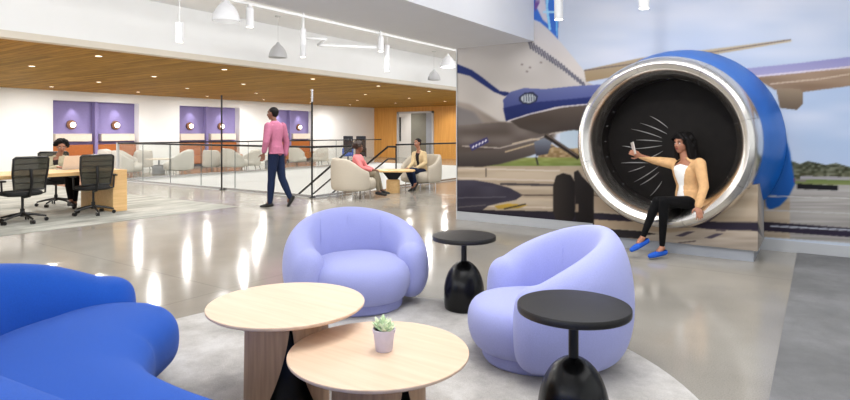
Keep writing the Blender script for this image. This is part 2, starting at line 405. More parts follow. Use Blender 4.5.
# ------------------------------------------------------------------ mural picture
S = 2; X0, Y0, X1, Y1 = 450, -100, 900, 270
gw, gh = (X1-X0)*S, (Y1-Y0)*S
gx, gy = np.meshgrid(X0+(np.arange(gw)+.5)/S, Y0+(np.arange(gh)+.5)/S)
IM = np.zeros((gh, gw, 3))
def vnoise(sx, sy, seed):
    r = np.random.RandomState(seed); G = r.rand(80, 80)
    u = (gx-X0)/sx % 78; v = (gy-Y0)/sy % 78
    i = u.astype(int); j = v.astype(int); fu = u-i; fv = v-j; fu = fu*fu*(3-2*fu); fv = fv*fv*(3-2*fv)
    return (G[j, i]*(1-fu)*(1-fv)+G[j, i+1]*fu*(1-fv)+G[j+1, i]*(1-fu)*fv+G[j+1, i+1]*fu*fv)
def inside(poly):
    x0 = min(p[0] for p in poly)-2; x1 = max(p[0] for p in poly)+2; y0 = min(p[1] for p in poly)-2; y1 = max(p[1] for p in poly)+2
    a = max(int((x0-X0)*S), 0); b = min(int((x1-X0)*S)+1, gw); c = max(int((y0-Y0)*S), 0); d = min(int((y1-Y0)*S)+1, gh)
    x = gx[c:d, a:b]; y = gy[c:d, a:b]; ins = np.zeros(x.shape, bool); n = len(poly)
    for k in range(n):
        xa, ya = poly[k]; xb, yb = poly[(k+1) % n]
        if ya == yb: continue
        ins ^= ((ya > y) != (yb > y)) & (x < (xb-xa)*(y-ya)/(yb-ya)+xa)
    m = np.zeros((gh, gw)); m[c:d, a:b] = ins; return m
def blur(m, k):
    for _ in range(k):
        m = (m+np.roll(m, 1, 0)+np.roll(m, -1, 0)+np.roll(m, 1, 1)+np.roll(m, -1, 1))/5
    return m
def paint(poly, c1, c2=None, d=(0, 1), soft=1, nz=None, curve=False):
    global IM
    if curve: poly = [(p.x, p.y) for p in catmull([(x, y, 0) for x, y in poly], 4)]
    m = blur(inside(poly), soft)[..., None]
    pr = gx*d[0]+gy*d[1]; q = [p[0]*d[0]+p[1]*d[1] for p in poly]
    t = np.clip((pr-min(q))/(max(q)-min(q)+1e-6), 0, 1)[..., None]
    c1 = np.array(c1, float); c2 = c1 if c2 is None else np.array(c2, float)
    c = c1*(1-t)+c2*t
    if nz: c = c+(vnoise(nz[0], nz[1], len(poly)*7+int(poly[0][0]))[..., None]-.5)*nz[2]
    IM = IM*(1-m)+c*m
def line(pts, w, c, soft=1):
    for (x0, y0), (x1, y1) in zip(pts, pts[1:]):
        L_ = math.hypot(x1-x0, y1-y0); nx, ny = -(y1-y0)/L_*w/2, (x1-x0)/L_*w/2
        paint([(x0+nx, y0+ny), (x1+nx, y1+ny), (x1-nx, y1-ny), (x0-nx, y0-ny)], c, soft=soft)
# sky
sk = np.clip((gy+60)/230, 0, 1)[..., None]
IM = np.array((188, 194, 208.))*(1-sk)+np.array((186, 196, 212.))*sk
n_ = (vnoise(90, 22, 3)*.6+vnoise(40, 9, 4)*.4)[..., None]; IM = IM+(n_-.45)*np.array((44, 30, 16.))
n_ = np.clip((gx-760)/90, 0, 1)[..., None]; IM = IM-n_*np.array((30, 20, 6.))*sk
# far ground, right
paint([(780, 165), (792, 161), (800, 164), (808, 161), (818, 163), (826, 165), (836, 163), (850, 167), (905, 166), (905, 180), (780, 180)], (72, 76, 62), (92, 92, 72), nz=(3, 2, 70))
paint([(800, 176), (900, 178), (900, 183), (800, 181)], (150, 146, 150))
paint([(440, 164), (905, 164), (905, 166), (440, 166)], (150, 140, 116)) if False else None
paint([(780, 179), (905, 181), (905, 290), (780, 290)], (156, 152, 148), (150, 146, 142), nz=(60, 1.6, 34))
paint([(780, 179), (905, 181), (905, 186), (780, 184)], (96, 112, 62), (126, 132, 84))
paint([(797, 183.5), (838, 185.5), (838, 190.5), (797, 189)], (26, 26, 30))
paint([(788, 178), (795, 178.5), (795, 182.5), (788, 182)], (190, 36, 44)); line([(795, 180), (806, 181)], 1.6, (120, 110, 110))
# tarmac everywhere below the aircraft
paint([(440, 163), (640, 160), (790, 184), (790, 290), (440, 290)], (178, 160, 138), (158, 146, 130), nz=(70, 3, 36))
for yy, w, c in ((168, 1.5, (200, 186, 168)), (178, 2, (196, 180, 162)), (197, 2.5, (186, 168, 146)), (205, 1.6, (196, 180, 160))):
    line([(450, yy), (600, yy+4)], w, c)
paint([(560, 128), (640, 128), (640, 166), (560, 166)], (176, 192, 204), (196, 206, 212))
paint([(538, 150), (548, 147), (552, 144), (556, 147), (566, 149), (578, 148), (640, 152), (640, 160), (538, 159)], (176, 150, 112), (140, 116, 84), nz=(3, 2, 60))
paint([(480, 158), (640, 157), (640, 166), (480, 166)], (142, 146, 84), (112, 126, 66), nz=(8, 2, 24))
paint([(560, 166), (640, 166), (640, 175), (560, 172)], (176, 158, 134))
# fuselage
paint([(450, 20), (500, 14), (534, 22), (546, 28), (556, 38), (568, 52), (584, 71), (588, 82), (604, 92), (604, 118), (540, 140), (450, 168)],
      (196, 191, 188), (186, 176, 166), (0, 1), nz=(26, 18, 22))
paint([(450, 100), (470, 104), (500, 122), (552, 128), (556, 136), (548, 146), (522, 158), (500, 164), (450, 168)], (146, 134, 124), (104, 94, 86), nz=(24, 16, 34), soft=14, curve=False)
paint([(450, 104), (474, 112), (492, 134), (470, 150), (450, 140)], (118, 112, 112), (134, 126, 120), soft=14)
paint([(450, 126), (500, 122), (552, 124), (552, 136), (540, 150), (505, 158), (482, 158), (450, 156)], (104, 94, 88), (92, 82, 76), nz=(18, 8, 40), soft=5)
paint([(450, 154), (486, 150), (510, 150), (540, 146), (556, 146), (530, 156), (500, 164), (482, 167), (450, 166)], (96, 86, 80), (58, 52, 50), soft=2)
line([(462, 146), (500, 148), (540, 138), (556, 132)], 1.2, (168, 156, 146)); line([(505, 152), (540, 142)], 1.4, (180, 160, 130))
line([(512, 144), (532, 139), (550, 141)], 1.3, (190, 172, 150))
paint([(469, 145), (487, 137), (489, 142), (472, 151)], (62, 58, 104))
for k in range(5): line([(472.5+k*3.1, 148-k*1.5), (474+k*3.1, 145.6-k*1.5)], 1.4, (206, 202, 214), soft=0)
paint([(534, 142), (544, 138), (552, 142), (548, 154), (536, 156)], (120, 126, 138), (60, 58, 66)); line([(536, 157), (538, 165)], 1.6, (48, 44, 44))
# tail fin colours
paint([(536, -70), (560, -60), (558, 40), (553, 34), (540, 22), (530, 18)], (60, 120, 206), (66, 110, 196))
paint([(534, -30), (542, -30), (548, 24), (543, 20), (537, 8)], (206, 200, 210)); line([(549, -60), (547, 8), (550, 30)], 2.2, (150, 210, 240)); line([(543, 12), (556, 12)], 2, (170, 216, 240))
line([(556, -60), (557, 36)], 1.4, (120, 190, 232)); paint([(534, 0), (541, 0), (537, 8), (535, 12)], (120, 84, 150))
paint([(534, 20), (546, 27), (553, 34), (562, 44), (572, 56), (584, 71), (586, 80), (560, 66), (534, 50)], (202, 198, 200), (206, 196, 188), soft=2)
for k in range(21):
    x = 528+k*2.75; yy = 39+k*2.0+max(0, k-12)*.35; line([(x, yy), (x+2.9, yy+10-k*.17)], 1.3, (74, 74, 92), soft=1)
for k, (x, yy) in enumerate([(521, 64), (529, 67), (526, 71), (540, 62)]): line([(x, yy), (x+2, yy+1)], 1.6, (140, 128, 124))
paint([(584, 70), (640, 58), (790, 39.2), (792, 41.5), (700, 57), (640, 72), (586, 82)], (190, 176, 150), (150, 128, 98), soft=1)
line([(584, 70.5), (640, 63), (720, 51), (791, 39.6)], 1.2, (112, 100, 96), soft=1)
# blue stripe along the nose
paint([(450, 61), (460, 65), (472, 70), (482, 77), (492, 85), (500, 91), (508, 92), (512, 95), (504, 96), (494, 92), (482, 84), (470, 76), (450, 71)], (42, 54, 108), (38, 48, 98))
# near wing leading edge and underside
paint([(506, 118), (540, 112), (580, 104), (640, 98), (640, 126), (600, 134), (574, 130), (540, 134), (520, 128)], (96, 84, 74), (60, 52, 48), nz=(30, 10, 20), soft=2)
paint([(503, 100), (510, 92), (524, 88), (545, 89), (575, 86), (640, 82), (640, 100), (590, 104), (555, 107), (525, 116), (506, 121), (504, 110)], (108, 114, 158), (52, 60, 112), soft=1)
paint([(503, 108), (525, 103), (560, 100), (640, 92), (640, 101), (590, 104), (555, 107), (525, 116), (506, 121)], (48, 56, 108), (34, 42, 88), soft=2)
line([(508, 121), (530, 114), (560, 107), (600, 103)], 1.2, (204, 196, 196))
paint([(519, 97), (525, 92.5), (533, 92), (538, 96), (537, 101), (530, 104.5), (523, 104), (519, 101)], (42, 46, 66))
paint([(521, 97), (526, 94), (532, 94), (536, 97), (535, 101), (530, 103), (524, 102.5), (521, 100)], (170, 176, 180))
for k in range(5): line([(523.5+k*2.5, 94), (524.3+k*2.5, 102.5)], .9, (70, 76, 92), soft=0)
# far wing on the right with its pod
paint([(745, 72), (800, 66), (905, 54), (905, 82), (850, 86), (796, 93), (775, 90)], (164, 140, 118), (128, 106, 88), nz=(40, 6, 20))
paint([(740, 69), (800, 63), (905, 50), (905, 60), (850, 66), (800, 73), (745, 78)], (128, 128, 176), (160, 154, 184), soft=1)
line([(750, 77), (850, 67), (905, 62)], 1.6, (206, 196, 206)); line([(770, 84), (820, 79), (850, 74)], 1.2, (190, 170, 150))
paint([(776, 88), (800, 89), (803, 92), (803, 104), (797, 110), (780, 108)], (142, 124, 104), (98, 84, 70))
# blue cowl continued in the print behind the real one
paint([(756, 80), (770, 100), (782, 124), (790, 152), (795, 184), (788, 198), (780, 206), (770, 210), (766, 206)], (34, 98, 176), (28, 78, 146), soft=4, curve=False)
# landing gear, strut, shadows
line([(545, 135), (579, 158)], 4.4, (44, 38, 36)); line([(546, 134), (578, 156)], 1, (120, 104, 92))
paint([(450, 180), (474, 180), (492, 183), (510, 188), (523, 195), (516, 200), (500, 203), (488, 206), (480, 212), (450, 214)], (66, 62, 74), (52, 48, 56), nz=(20, 4, 12))
line([(500, 184), (640, 187)], 2.2, (70, 64, 66)); line([(520, 195), (600, 196)], 1.4, (92, 78, 70)); line([(450, 198), (506, 197)], 1, (90, 84, 92)); line([(450, 208), (486, 205)], 1, (96, 88, 90))
paint([(494, 206), (508, 203.5), (528, 205), (518, 208.5), (498, 209)], (196, 160, 62), (160, 132, 60)); line([(504, 209), (526, 204)], 1.4, (60, 52, 46))
paint([(450, 211), (480, 210), (540, 211), (600, 213), (720, 222), (770, 222), (905, 232), (905, 241), (764, 231), (716, 230), (640, 221), (594, 226), (450, 217)], (42, 38, 44), (48, 42, 60))
line([(486, 168), (486, 177)], .8, (70, 62, 56))
paint([(553, 186), (556, 176), (563, 173), (571, 175), (575, 182), (575, 216), (571, 222), (557, 222), (553, 212)], (52, 46, 42), (32, 28, 28), (1, 0))
paint([(574, 172), (578, 170), (582, 176), (588, 182), (594, 190), (594, 232), (576, 232)], (46, 41, 39), (34, 30, 30))
line([(577, 204), (577, 212)], 3.4, (150, 130, 108), soft=1)
paint([(594, 196), (640, 205), (640, 213), (594, 210)], (172, 152, 130), (160, 142, 122))
paint([(594, 219.5), (640, 222), (700, 230), (705, 236), (640, 230), (594, 228)], (166, 146, 122), (160, 142, 120))
paint([(594, 228), (640, 231), (668, 236), (655, 240), (630, 238), (594, 238)], (44, 40, 42))
paint([(700, 229), (764, 232), (764, 252), (640, 242), (640, 236)], (170, 156, 140), (150, 140, 130), nz=(30, 2.4, 30))
for x, yy in ((675, 236), (704, 238)): paint([(x, yy), (x+12, yy-4.5), (x+20, yy-4.5), (x+8, yy+.5)], (74, 66, 78))
line([(678, 243), (696, 241)], 1.2, (90, 80, 80)); line([(716, 230), (726, 230.5)], 2, (90, 80, 84))
paint([(764, 237), (905, 247), (905, 290), (764, 290)], (186, 196, 210), (196, 204, 214), soft=2)
line([(770, 226), (905, 233)], 1.4, (176, 180, 190)); line([(764, 210), (905, 216)], 1.4, (176, 172, 170)); line([(764, 196), (905, 200)], 1.2, (184, 180, 176))
IM = np.clip(IM, 0, 255)/255.0
LIN = np.where(IM <= .04045, IM/12.92, ((IM+.055)/1.055)**2.4)
def sample(P):       # colours of the print where the sight lines of the traced picture meet the surface
    P = np.asarray(P, float); xc = CA*P[:, 0]+SA*P[:, 1]; d = -SA*P[:, 0]+CA*P[:, 1]
    px = 425+xc/d*F; py = HY-(P[:, 2]-H)/d*F
    u = np.clip((px-X0)*S-.5, 0, gw-2.001); v = np.clip((py-Y0)*S-.5, 0, gh-2.001)
    i = u.astype(int); j = v.astype(int); fu = (u-i)[:, None]; fv = (v-j)[:, None]
    return LIN[j, i]*(1-fu)*(1-fv)+LIN[j, i+1]*fu*(1-fv)+LIN[j+1, i]*(1-fu)*fv+LIN[j+1, i+1]*fu*fv
def print_mat():
    m, N, L, b = new_mat('printed_film')
    at = N.new('ShaderNodeVertexColor'); at.layer_name = 'print'; L.new(at.outputs['Color'], b.inputs['Base Color'])
    b.inputs['Roughness'].default_value = .6; b.inputs['Specular IOR Level'].default_value = .08
    return m
M['print'] = print_mat()
def printed(o):
    me = o.data; co = np.zeros(len(me.vertices)*3, np.float32); me.vertices.foreach_get('co', co); co = co.reshape(-1, 3)
    mw = np.array(o.matrix_basis); co = co @ mw[:3, :3].T + mw[:3, 3]
    c = np.ones((len(co), 4), np.float32); c[:, :3] = sample(co)
    a = me.color_attributes.new('print', 'FLOAT_COLOR', 'POINT'); a.data.foreach_set('color', c.ravel())
def gridmesh(name, xs, zs, y, m, parent=None):
    nx, nz = len(xs), len(zs); mb = MB()
    for z in zs:
        for x in xs: mb.v.append((x, y, z))
    for j in range(nz-1):
        for i in range(nx-1): mb.f.append((j*nx+i, j*nx+i+1, (j+1)*nx+i+1, (j+1)*nx+i)); mb.mi.append(0)
    return mb.build(name, m, parent, smooth=False)
xs = list(np.arange(-4.65, .45, .0125))+list(np.arange(.45, 4.0, .08)); zs = list(np.arange(.126, 3.2, .0125))+[3.3, 3.5, 3.69]
mu = gridmesh('wall_mural', xs, zs, YM-.006, 'print'); printed(mu)
tag(mu, 'printed mural of a parked airliner on tarmac covering the back wall', 'mural')
MB().box(-4.662, YM-.02, 0, -4.65, YM+.3, ZT).build('edge_trim', 'white_metal', mu, smooth=False)

# ------------------------------------------------------------------ engine seat
EC = Vector((-1.44, 0, 1.235))
M['chrome'] = mat('polished_lip', (236, 232, 226), .24, metal=1, noise=.05, scale=6, bump=.03, bscale=4)
M['cowl_blue'] = mat('cowl_blue', (16, 100, 190), .36, noise=.06, scale=2, spec=.35)
M['barrel'] = mat('barrel_grey', (40, 36, 33), .42, metal=.4, noise=.15, scale=8)
M['fan'] = mat('fan_black', (20, 16, 14), .6, spec=.2, noise=.25, scale=10)
M['glint'] = mat('glint_metal', (170, 168, 166), .3, metal=.8, noise=.1)
eng = thing('engine_seat', 'huge blue jet engine mock-up with polished silver lip sticking out of the mural', 'engine', (EC.x, YM, 0))
off = Vector((-EC.x, -YM, 0))
def E(mb): mb.v = [tuple(Vector(v)+off) for v in mb.v]; return mb
lipp = []
prof = [(.962, 6.90), (.96, 6.83), (.955, 6.76), (.942, 6.69), (.92, 6.625), (.892, 6.585), (.86, 6.57), (.828, 6.58), (.795, 6.615), (.762, 6.675), (.737, 6.75), (.724, 6.83), (.72, 6.9)]
E(MB().lathe(prof, EC, 96, 'Y', cap=False)).build('engine_lip', 'chrome', eng)
E(MB().lathe([(.962, 6.895), (.972, 6.97), (1.01, 7.1), (1.065, 7.3), (1.11, 7.5), (1.13, 7.648)], EC, 96, 'Y', cap=False)).build('cowling', 'cowl_blue', eng)
E(MB().lathe([(.7205, 6.895), (.722, 7.0), (.728, 7.08), (.735, 7.2)], EC, 96, 'Y', cap=False)).build('inner_barrel', 'barrel', eng)
E(MB().lathe([(.734, 7.19), (.73, 7.21), (.1, 7.24), (.02, 7.24)], EC, 64, 'Y', cap=True)).build('fan_disc', 'fan', eng)
for k in range(24):
    a = 2*PI*k/24; E(MB().ell(EC+Vector((.724*math.cos(a), 7.05, .724*math.sin(a))), .009, .009, .009, seg=8, n=5)).build('rivet', 'steel', eng)
# fine joint where lip and cowling panels meet
for k in range(8):
    a = 2*PI*(k+.35)/8; E(MB().tube([EC+Vector((r*math.cos(a), yy, r*math.sin(a))) for r, yy in [(q[0], q[1]) for q in prof]], .0018, 4)).build('panel_joint', 'barrel', eng)
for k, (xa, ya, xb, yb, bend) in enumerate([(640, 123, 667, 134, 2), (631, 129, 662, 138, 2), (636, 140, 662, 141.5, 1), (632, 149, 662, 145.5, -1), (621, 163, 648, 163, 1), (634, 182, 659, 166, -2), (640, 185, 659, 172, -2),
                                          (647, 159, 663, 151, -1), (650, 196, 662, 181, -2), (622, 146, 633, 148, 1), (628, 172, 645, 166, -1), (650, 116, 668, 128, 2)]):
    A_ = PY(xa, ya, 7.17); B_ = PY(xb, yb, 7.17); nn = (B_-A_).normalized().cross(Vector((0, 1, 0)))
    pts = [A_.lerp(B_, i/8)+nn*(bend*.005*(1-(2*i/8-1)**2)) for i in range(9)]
    E(MB().tube(pts, [.0012+.0045*math.sin(PI*i/8) for i in range(9)], 6)).build('blade_glint', 'glint', eng)  # reflection streaks on the printed fan blades, built as pale tubes
# striped reflection right of the lip is left to the added window
# plinth hugging the engine, carrying the same print
px0, px1, py0 = -2.25, -.53, 6.83
def ztop(x):
    r = .957; dx = x-EC.x
    return min(.8, EC.z-math.sqrt(max(r*r-dx*dx, 0)) if abs(dx) < r else .8)
xs = np.linspace(px0, px1, 150); mb = MB(); nz = 46; R = []
for x in xs:
    zt_ = ztop(x)
    for j in range(nz): mb.v.append((x, py0, .12+(zt_-.12)*j/(nz-1)))
for i in range(149):
    for j in range(nz-1): mb.f.append((i*nz+j, (i+1)*nz+j, (i+1)*nz+j+1, i*nz+j+1)); mb.mi.append(0)
b0 = len(mb.v)
for x in xs: mb.v += [(x, YM-.02, .12), (x, YM-.02, ztop(x))]
for i in range(149):
    mb.f.append((i*nz, b0+2*i, b0+2*i+2, (i+1)*nz)); mb.mi.append(0)
    mb.f.append((i*nz+nz-1, (i+1)*nz+nz-1, b0+2*i+3, b0+2*i+1)); mb.mi.append(0)
mb.f.append(tuple([0, b0, b0+1]+[nz-1-j for j in range(nz-1)])); mb.f.append(tuple([149*nz+j for j in range(nz)]+[b0+299, b0+298])); mb.mi += [0, 0]
me = MB(); me.v = mb.v; me.f = mb.f; me.mi = mb.mi
pl = E(me).build('plinth', 'print', eng, smooth=False)
pl_loc = Vector((EC.x, YM, 0)); co = [tuple(v.co+pl_loc) for v in pl.data.vertices]
c = np.ones((len(co), 4), np.float32); c[:, :3] = sample(co)
pl.data.color_attributes.new('print', 'FLOAT_COLOR', 'POINT').data.foreach_set('color', c.ravel())
E(MB().box(px0+.03, py0+.03, 0, px1-.04, YM-.02, .1195)).build('kick_base', 'base_grey', eng, smooth=False)

# ------------------------------------------------------------------ glass railings round the void
def railing(name, label, p, q, n, h=1.07):
    p = Vector(p); q = Vector(q); d = q-p; L_ = d.length; a = math.atan2(d.y, d.x)
    r = thing(name, label, 'railing', p, a, 'glass railings around the stair void')
    MB().box(0, -.02, 0, L_, .02, .05).build('base_channel', 'steel', r, smooth=False)
    MB().tube([(0, 0, h-.02), (L_, 0, h-.02)], .022, 12).build('handrail', 'rail', r)
    for i in range(n):
        x0 = L_*i/n+.006; x1 = L_*(i+1)/n-.006
        g = MB().box(x0, -.006, .05, x1, .006, h-.04).build('glass_panel', 'glass', r, smooth=False)
        if i: MB().box(L_*i/n-.006, -.007, .05, L_*i/n+.006, .007, h-.04).build('panel_joint', 'seam', r, smooth=False)
    return r
r1 = railing('glass_railing', 'long glass railing on the near edge of the stair void, behind the walking man', (VX1, VY0+.05, 0), (VX0, VY0+.05, 0), 6)
MB().box(7.79, -.03, 0, 7.85, .03, 1.07).build('end_post', 'white_metal', r1, smooth=False)
railing('glass_railing', 'glass railing between the near corner of the void and the top of the stairs', (VX1-.05, VY0+.12, 0), (VX1-.05, 9.86, 0), 1)
railing('glass_railing', 'glass railing behind the woman in the tan blazer, ending at the mural edge', (VX1-.05, 11.3, 0), (VX1-.05, VY1, 0), 6)
railing('glass_railing', 'far glass railing in front of the pale lounge chairs and purple niches', (VX0+.05, VY0+.12, 0), (VX0+.05, VY1, 0), 8)
for (x, y), lb, lit in (((-11.6, VY0-.01), 'slim black upright post left of the walking man', 0), ((-8.62, VY0-.01), 'slim black upright post at the void corner right of the walking man', 1)):
    t = thing('railing_post', lb, 'post', (x, y, 0), 0, 'black posts on the near void edge')
    MB().box(-.013, -.013, 0, .013, .013, 2.23).build('post_shaft', 'rail', t, smooth=False)
    MB().box(-.05, -.025, 0, .05, .022, .02).build('base_plate', 'rail', t, smooth=False)
    if lit: MB().box(-.015, -.015, 1.98, .015, .015, 2.24).build('post_highlight', 'steel', t, smooth=False)  # bright highlight on the post top, built as a steel sleeve
st = thing('staircase', 'staircase with sloping black handrails going down through the void', 'stairs', (VX1-.02, 9.9, 0))
stp = MB(); n = 20; rise = 3.6/n; go = .27
for k in range(n): stp.box(-(k+1)*go, .08, -(k+1)*rise-.06, -k*go, 1.32, -(k+1)*rise)
stp.build('treads', 'paper', st, smooth=False)
for s_, yy in enumerate((0.02, 1.36)):
    sg = MB(); L_ = n*go
    sg.rings([[Vector((0, yy-.02, -.45)), Vector((0, yy+.02, -.45)), Vector((0, yy+.02, -.02)), Vector((0, yy-.02, -.02))],
              [Vector((-L_, yy-.02, -3.6)), Vector((-L_, yy+.02, -3.6)), Vector((-L_, yy+.02, -3.5)), Vector((-L_, yy-.02, -3.5))]]).build('stringer', 'rail', st, smooth=False)
    for hz, w in ((1.0, .026), (.70, .02)):
        MB().tube([(.0, yy, hz), (-.25, yy, hz), (-L_, yy, hz-3.45)], w, 8).build('handrail', 'rail', st)
    MB().tube([(.0, yy, 1.0), (.0, yy, 0)], .018, 8).build('newel', 'rail', st)

# ------------------------------------------------------------------ lights fitted in the ceilings
base = None
for x in (-10.9, -13.7, -16.45, -19.3):
    for y in (5.3, 8.0, 10.7, 13.4, 16.1, 18.8, 21.5, 2.6):
        if base is None:
            base = thing('downlight', 'small round recessed downlight in the oak ceiling', 'ceiling light', (x, y, ZW), 0, 'downlights in the oak ceiling')
            MB().lathe([(.045, .0), (.07, -.006), (.07, 0)], seg=20).build('trim_ring', 'white_metal', base)
            MB().lathe([(.002, -.004), (.052, -.004), (.052, 0)], seg=20).build('lens', 'lamp_warm', base)
        else: o = copy_tree(base); o.location = (x, y, ZW)

def bell(label, x, y, z, s=1.0):
    t = thing('pendant_lamp', label, 'pendant lamp', (x, y, z), 0, 'white bell pendants')
    pr = [(.185, 0), (.183, .03), (.17, .09), (.14, .16), (.1, .215), (.06, .25), (.035, .28), (.02, .31)]
    MB().lathe([(a*s, b*s) for a, b in pr]+[(.002, .31*s)], seg=32, cap=False).build('shade', 'lamp_shade', t)
    MB().lathe([(a*s*.94, b*s-.004) for a, b in pr[:-1]][::-1], seg=32, cap=False).build('shade_lining', 'white_metal', t)
    MB().ell((0, 0, .09*s), .05*s, .05*s, .06*s).build('bulb', 'bulb_soft', t)
    MB().tube([(0, 0, .3*s), (0, 0, ZT-z)], .004, 6).build('cord', 'white_metal', t)
    MB().lathe([(.06, ZT-z-.02), (.06, ZT-z-.001)], seg=20).build('canopy', 'white_metal', t)
bell('largest white bell pendant lamp, hanging at the top left of the room', *PD(226, 21, 8.55), 1.08)
bell('white bell pendant lamp hanging on a long cord left of the centre', *PD(278, 57.5, 11.6))
bell('white bell pendant lamp beside the mural edge, close under the track', *PD(448, 67, 13.8))
bell('smallest white bell pendant lamp, hanging low just left of the mural', *PD(434, 80, 16.6))
def cyl(label, top, x, y, z, r=.05, L_=.45, on=True):
    t = thing('cylinder_pendant', label, 'pendant lamp', (x, y, z), 0, 'white cylinder pendants')
    MB().lathe([(r, 0), (r, L_), (r*.3, L_+.01)], seg=24).build('tube_body', 'white_metal' if not top else 'lamp_shade', t)
    MB().lathe([(.002, -.003), (r*.9, -.003), (r*.9, .002)], seg=24).build('lens', 'lamp_on', t)
    MB().tube([(0, 0, L_), (0, 0, ZT-z)], .006, 6).build('rod', 'white_metal', t)
p = PD(558.7, 19.5, 6.8); cyl('bright white cylinder pendant in front of the mural, near the tail fin', 0, *p, .052, .6)
p = PD(644, 8.5, 5.9); cyl('bright white cylinder pendant in front of the mural sky, right of the other one', 0, *p, .052, .6)
cyl('pale cylinder pendant at the upper left above the oak ceiling edge', 1, *PD(179.5, 42, 8.3), .05, .28)
cyl('pale cylinder pendant between the two nearest bell lamps', 1, *PD(303, 57, 10.2), .05, .5)
cyl('pale cylinder pendant hanging right of the ceiling pipe', 1, *PD(387, 71, 12.3), .055, .55)
def track(y0, y1, x, z):
    t = thing('light_track', 'long white lighting track running beside the box beam', 'light track', (x, y0, z))
    MB().box(-.02, 0, -.02, .02, y1-y0, .02).build('rail', 'white_metal', t, smooth=False)
    MB().box(.09, 0, .03, .12, y1-y0, .06).build('conduit', 'white_metal', t, smooth=False)
    for k in range(6):
        yy = .4+(y1-y0-.8)*k/5; MB().tube([(0, yy, .02), (0, yy, ZT-z)], .005, 6).build('hanger', 'white_metal', t)
    return t
track(3.2, 15, -7.58, 3.42)
def spot(label, p):
    t = thing('track_spotlight', label, 'spotlight', p, 0, 'track spotlights')
    MB().lathe([(.055, 0), (.06, .01), (.06, .3), (.04, .32)], seg=20).build('housing', 'lamp_shade', t)
    MB().lathe([(.002, -.002), (.05, -.002), (.05, .004)], seg=20).build('lens', 'lamp_on', t)
    MB().box(-.02, -.03, .3, .02, .03, 3.4-p[2]).build('bracket', 'white_metal', t, smooth=False)
spot('white track spotlight right of the largest bell lamp', Vector((-7.5, 5.98, 3.03)))
spot('white track spotlight midway along the track, above a cylinder pendant', Vector((-7.5, 9.3, 3.03)))
pp = MB(); a = PD(303, 38, 10.6); b_ = PD(318, 45, 10.9); c = PD(380, 36, 12.0); c.z = b_.z+.12
pp.tube([Vector((a.x, a.y, ZT)), Vector((a.x, a.y, a.z)), a+Vector((.3, .3, 0)), b_, c, Vector((c.x, c.y, ZT))], .03, 8)
tag(pp.build('ceiling_pipe', 'white_metal'), 'white bent pipe hanging below the upper ceiling', 'pipe')
# ================================================================== LOUNGE IN THE FOREGROUND
def face(fx, fd):        # rotation so that local -Y looks along (right, ahead) of the viewpoint
    v = W(fx, fd); return math.atan2(v.x, -v.y)
# rug
RC = W(-.45, 2.93)
rg = MB(); ring = []
Rr = []
for r_, z_ in ((1.80, .0005), (1.80, .009), (1.78, .013), (.02, .013)):
    Rr.append([Vector((r_*(1+.015*math.sin(3*a+1))*math.cos(a), r_*(1+.02*math.sin(2*a+.6))*math.sin(a), z_)) for a in [2*PI*k/96 for k in range(96)]])
rg.rings(Rr); tag(rg.build('round_rug', 'rug', loc=RC), 'large round pale grey rug under the coffee tables and lavender chairs', 'rug')
ZR = .014

def smooth01(t): t = max(0, min(1, t)); return t*t*(3-2*t)
def tub_chair(label, loc, rz, s=1.0, hs=1.0):
    t = thing('tub_armchair', label, 'armchair', loc, rz, 'lavender tub armchairs')
    sp = []
    for k in range(17):
        th = rad(-114+228*k/16); a = abs(math.degrees(th)); q = (min(a, 114)/114)**1.9
        rx, ry = .422, .40
        sp.append((math.sin(th)*rx*s, math.cos(th)*ry*s, (.114+.012*q)*s, .045, (.70-.23*q)*s*hs))
    mb = sweep(MB(), sp, 2.35, 32, 3)
    # the roll bellies outward and rolls in at the top
    vv = []
    for x, y, z in mb.v:
        r = math.hypot(x, y); f = z/.76
        k = 1+.05*math.sin(PI*min(f, 1))-.05*f*f
        vv.append((x*k, y*k, z))
    mb.v = vv; b = mb.build('backrest', 'lavender', t, sub=1, auto=180)
    for ang in (-52, 0, 52):
        th = rad(ang); pts = []
        for z in [.36+.27*i/7 for i in range(8)]:
            k = 1+.05*math.sin(PI*z/.76)-.05*(z/.76)**2; u = (z-.405)/.36
            rr = (.414-.114*max(0, 1-abs(u)**2.35)**(1/2.35)*1.0)*k+.002
            pts.append((math.sin(th)*rr*s, math.cos(th)*rr*s*.975, z*s))
        MB().tube(pts, .0022, 5).build('seam', 'lavender', b)
    R = []; U = sell(2.25, 48)
    for r_, z_ in ((.27, .07), (.33, .085), (.365, .13), (.383, .22), (.383, .29), (.365, .35), (.33, .39), (.26, .413), (.16, .421), (.02, .425)):
        R.append([Vector((u*r_*1.0*s, (-.1+v*r_*1.03)*s, z_*.9*s)) for u, v in U])
    MB().rings(R).build('seat', 'lavender', t, sub=1, auto=180)
    R = [[Vector((u*r_*s, (-.02+v*r_*1.12)*s, z_)) for u, v in U] for r_, z_ in ((.33, 0), (.34, .012), (.34, .075), (.30, .09))]
    MB().rings(R).build('base_ring', 'lavender', t)
    return t
c = W(-.54, 4.53); tub_chair('lavender tub armchair facing the camera, behind the coffee tables', (c.x, c.y, ZR), face(.36, -1), 1.01, .99)
c = W(.72, 3.44); tub_chair('lavender tub armchair turned to the left, behind the nearest black side table', (c.x, c.y, ZR), face(-1, -.08), .94, 1.16)

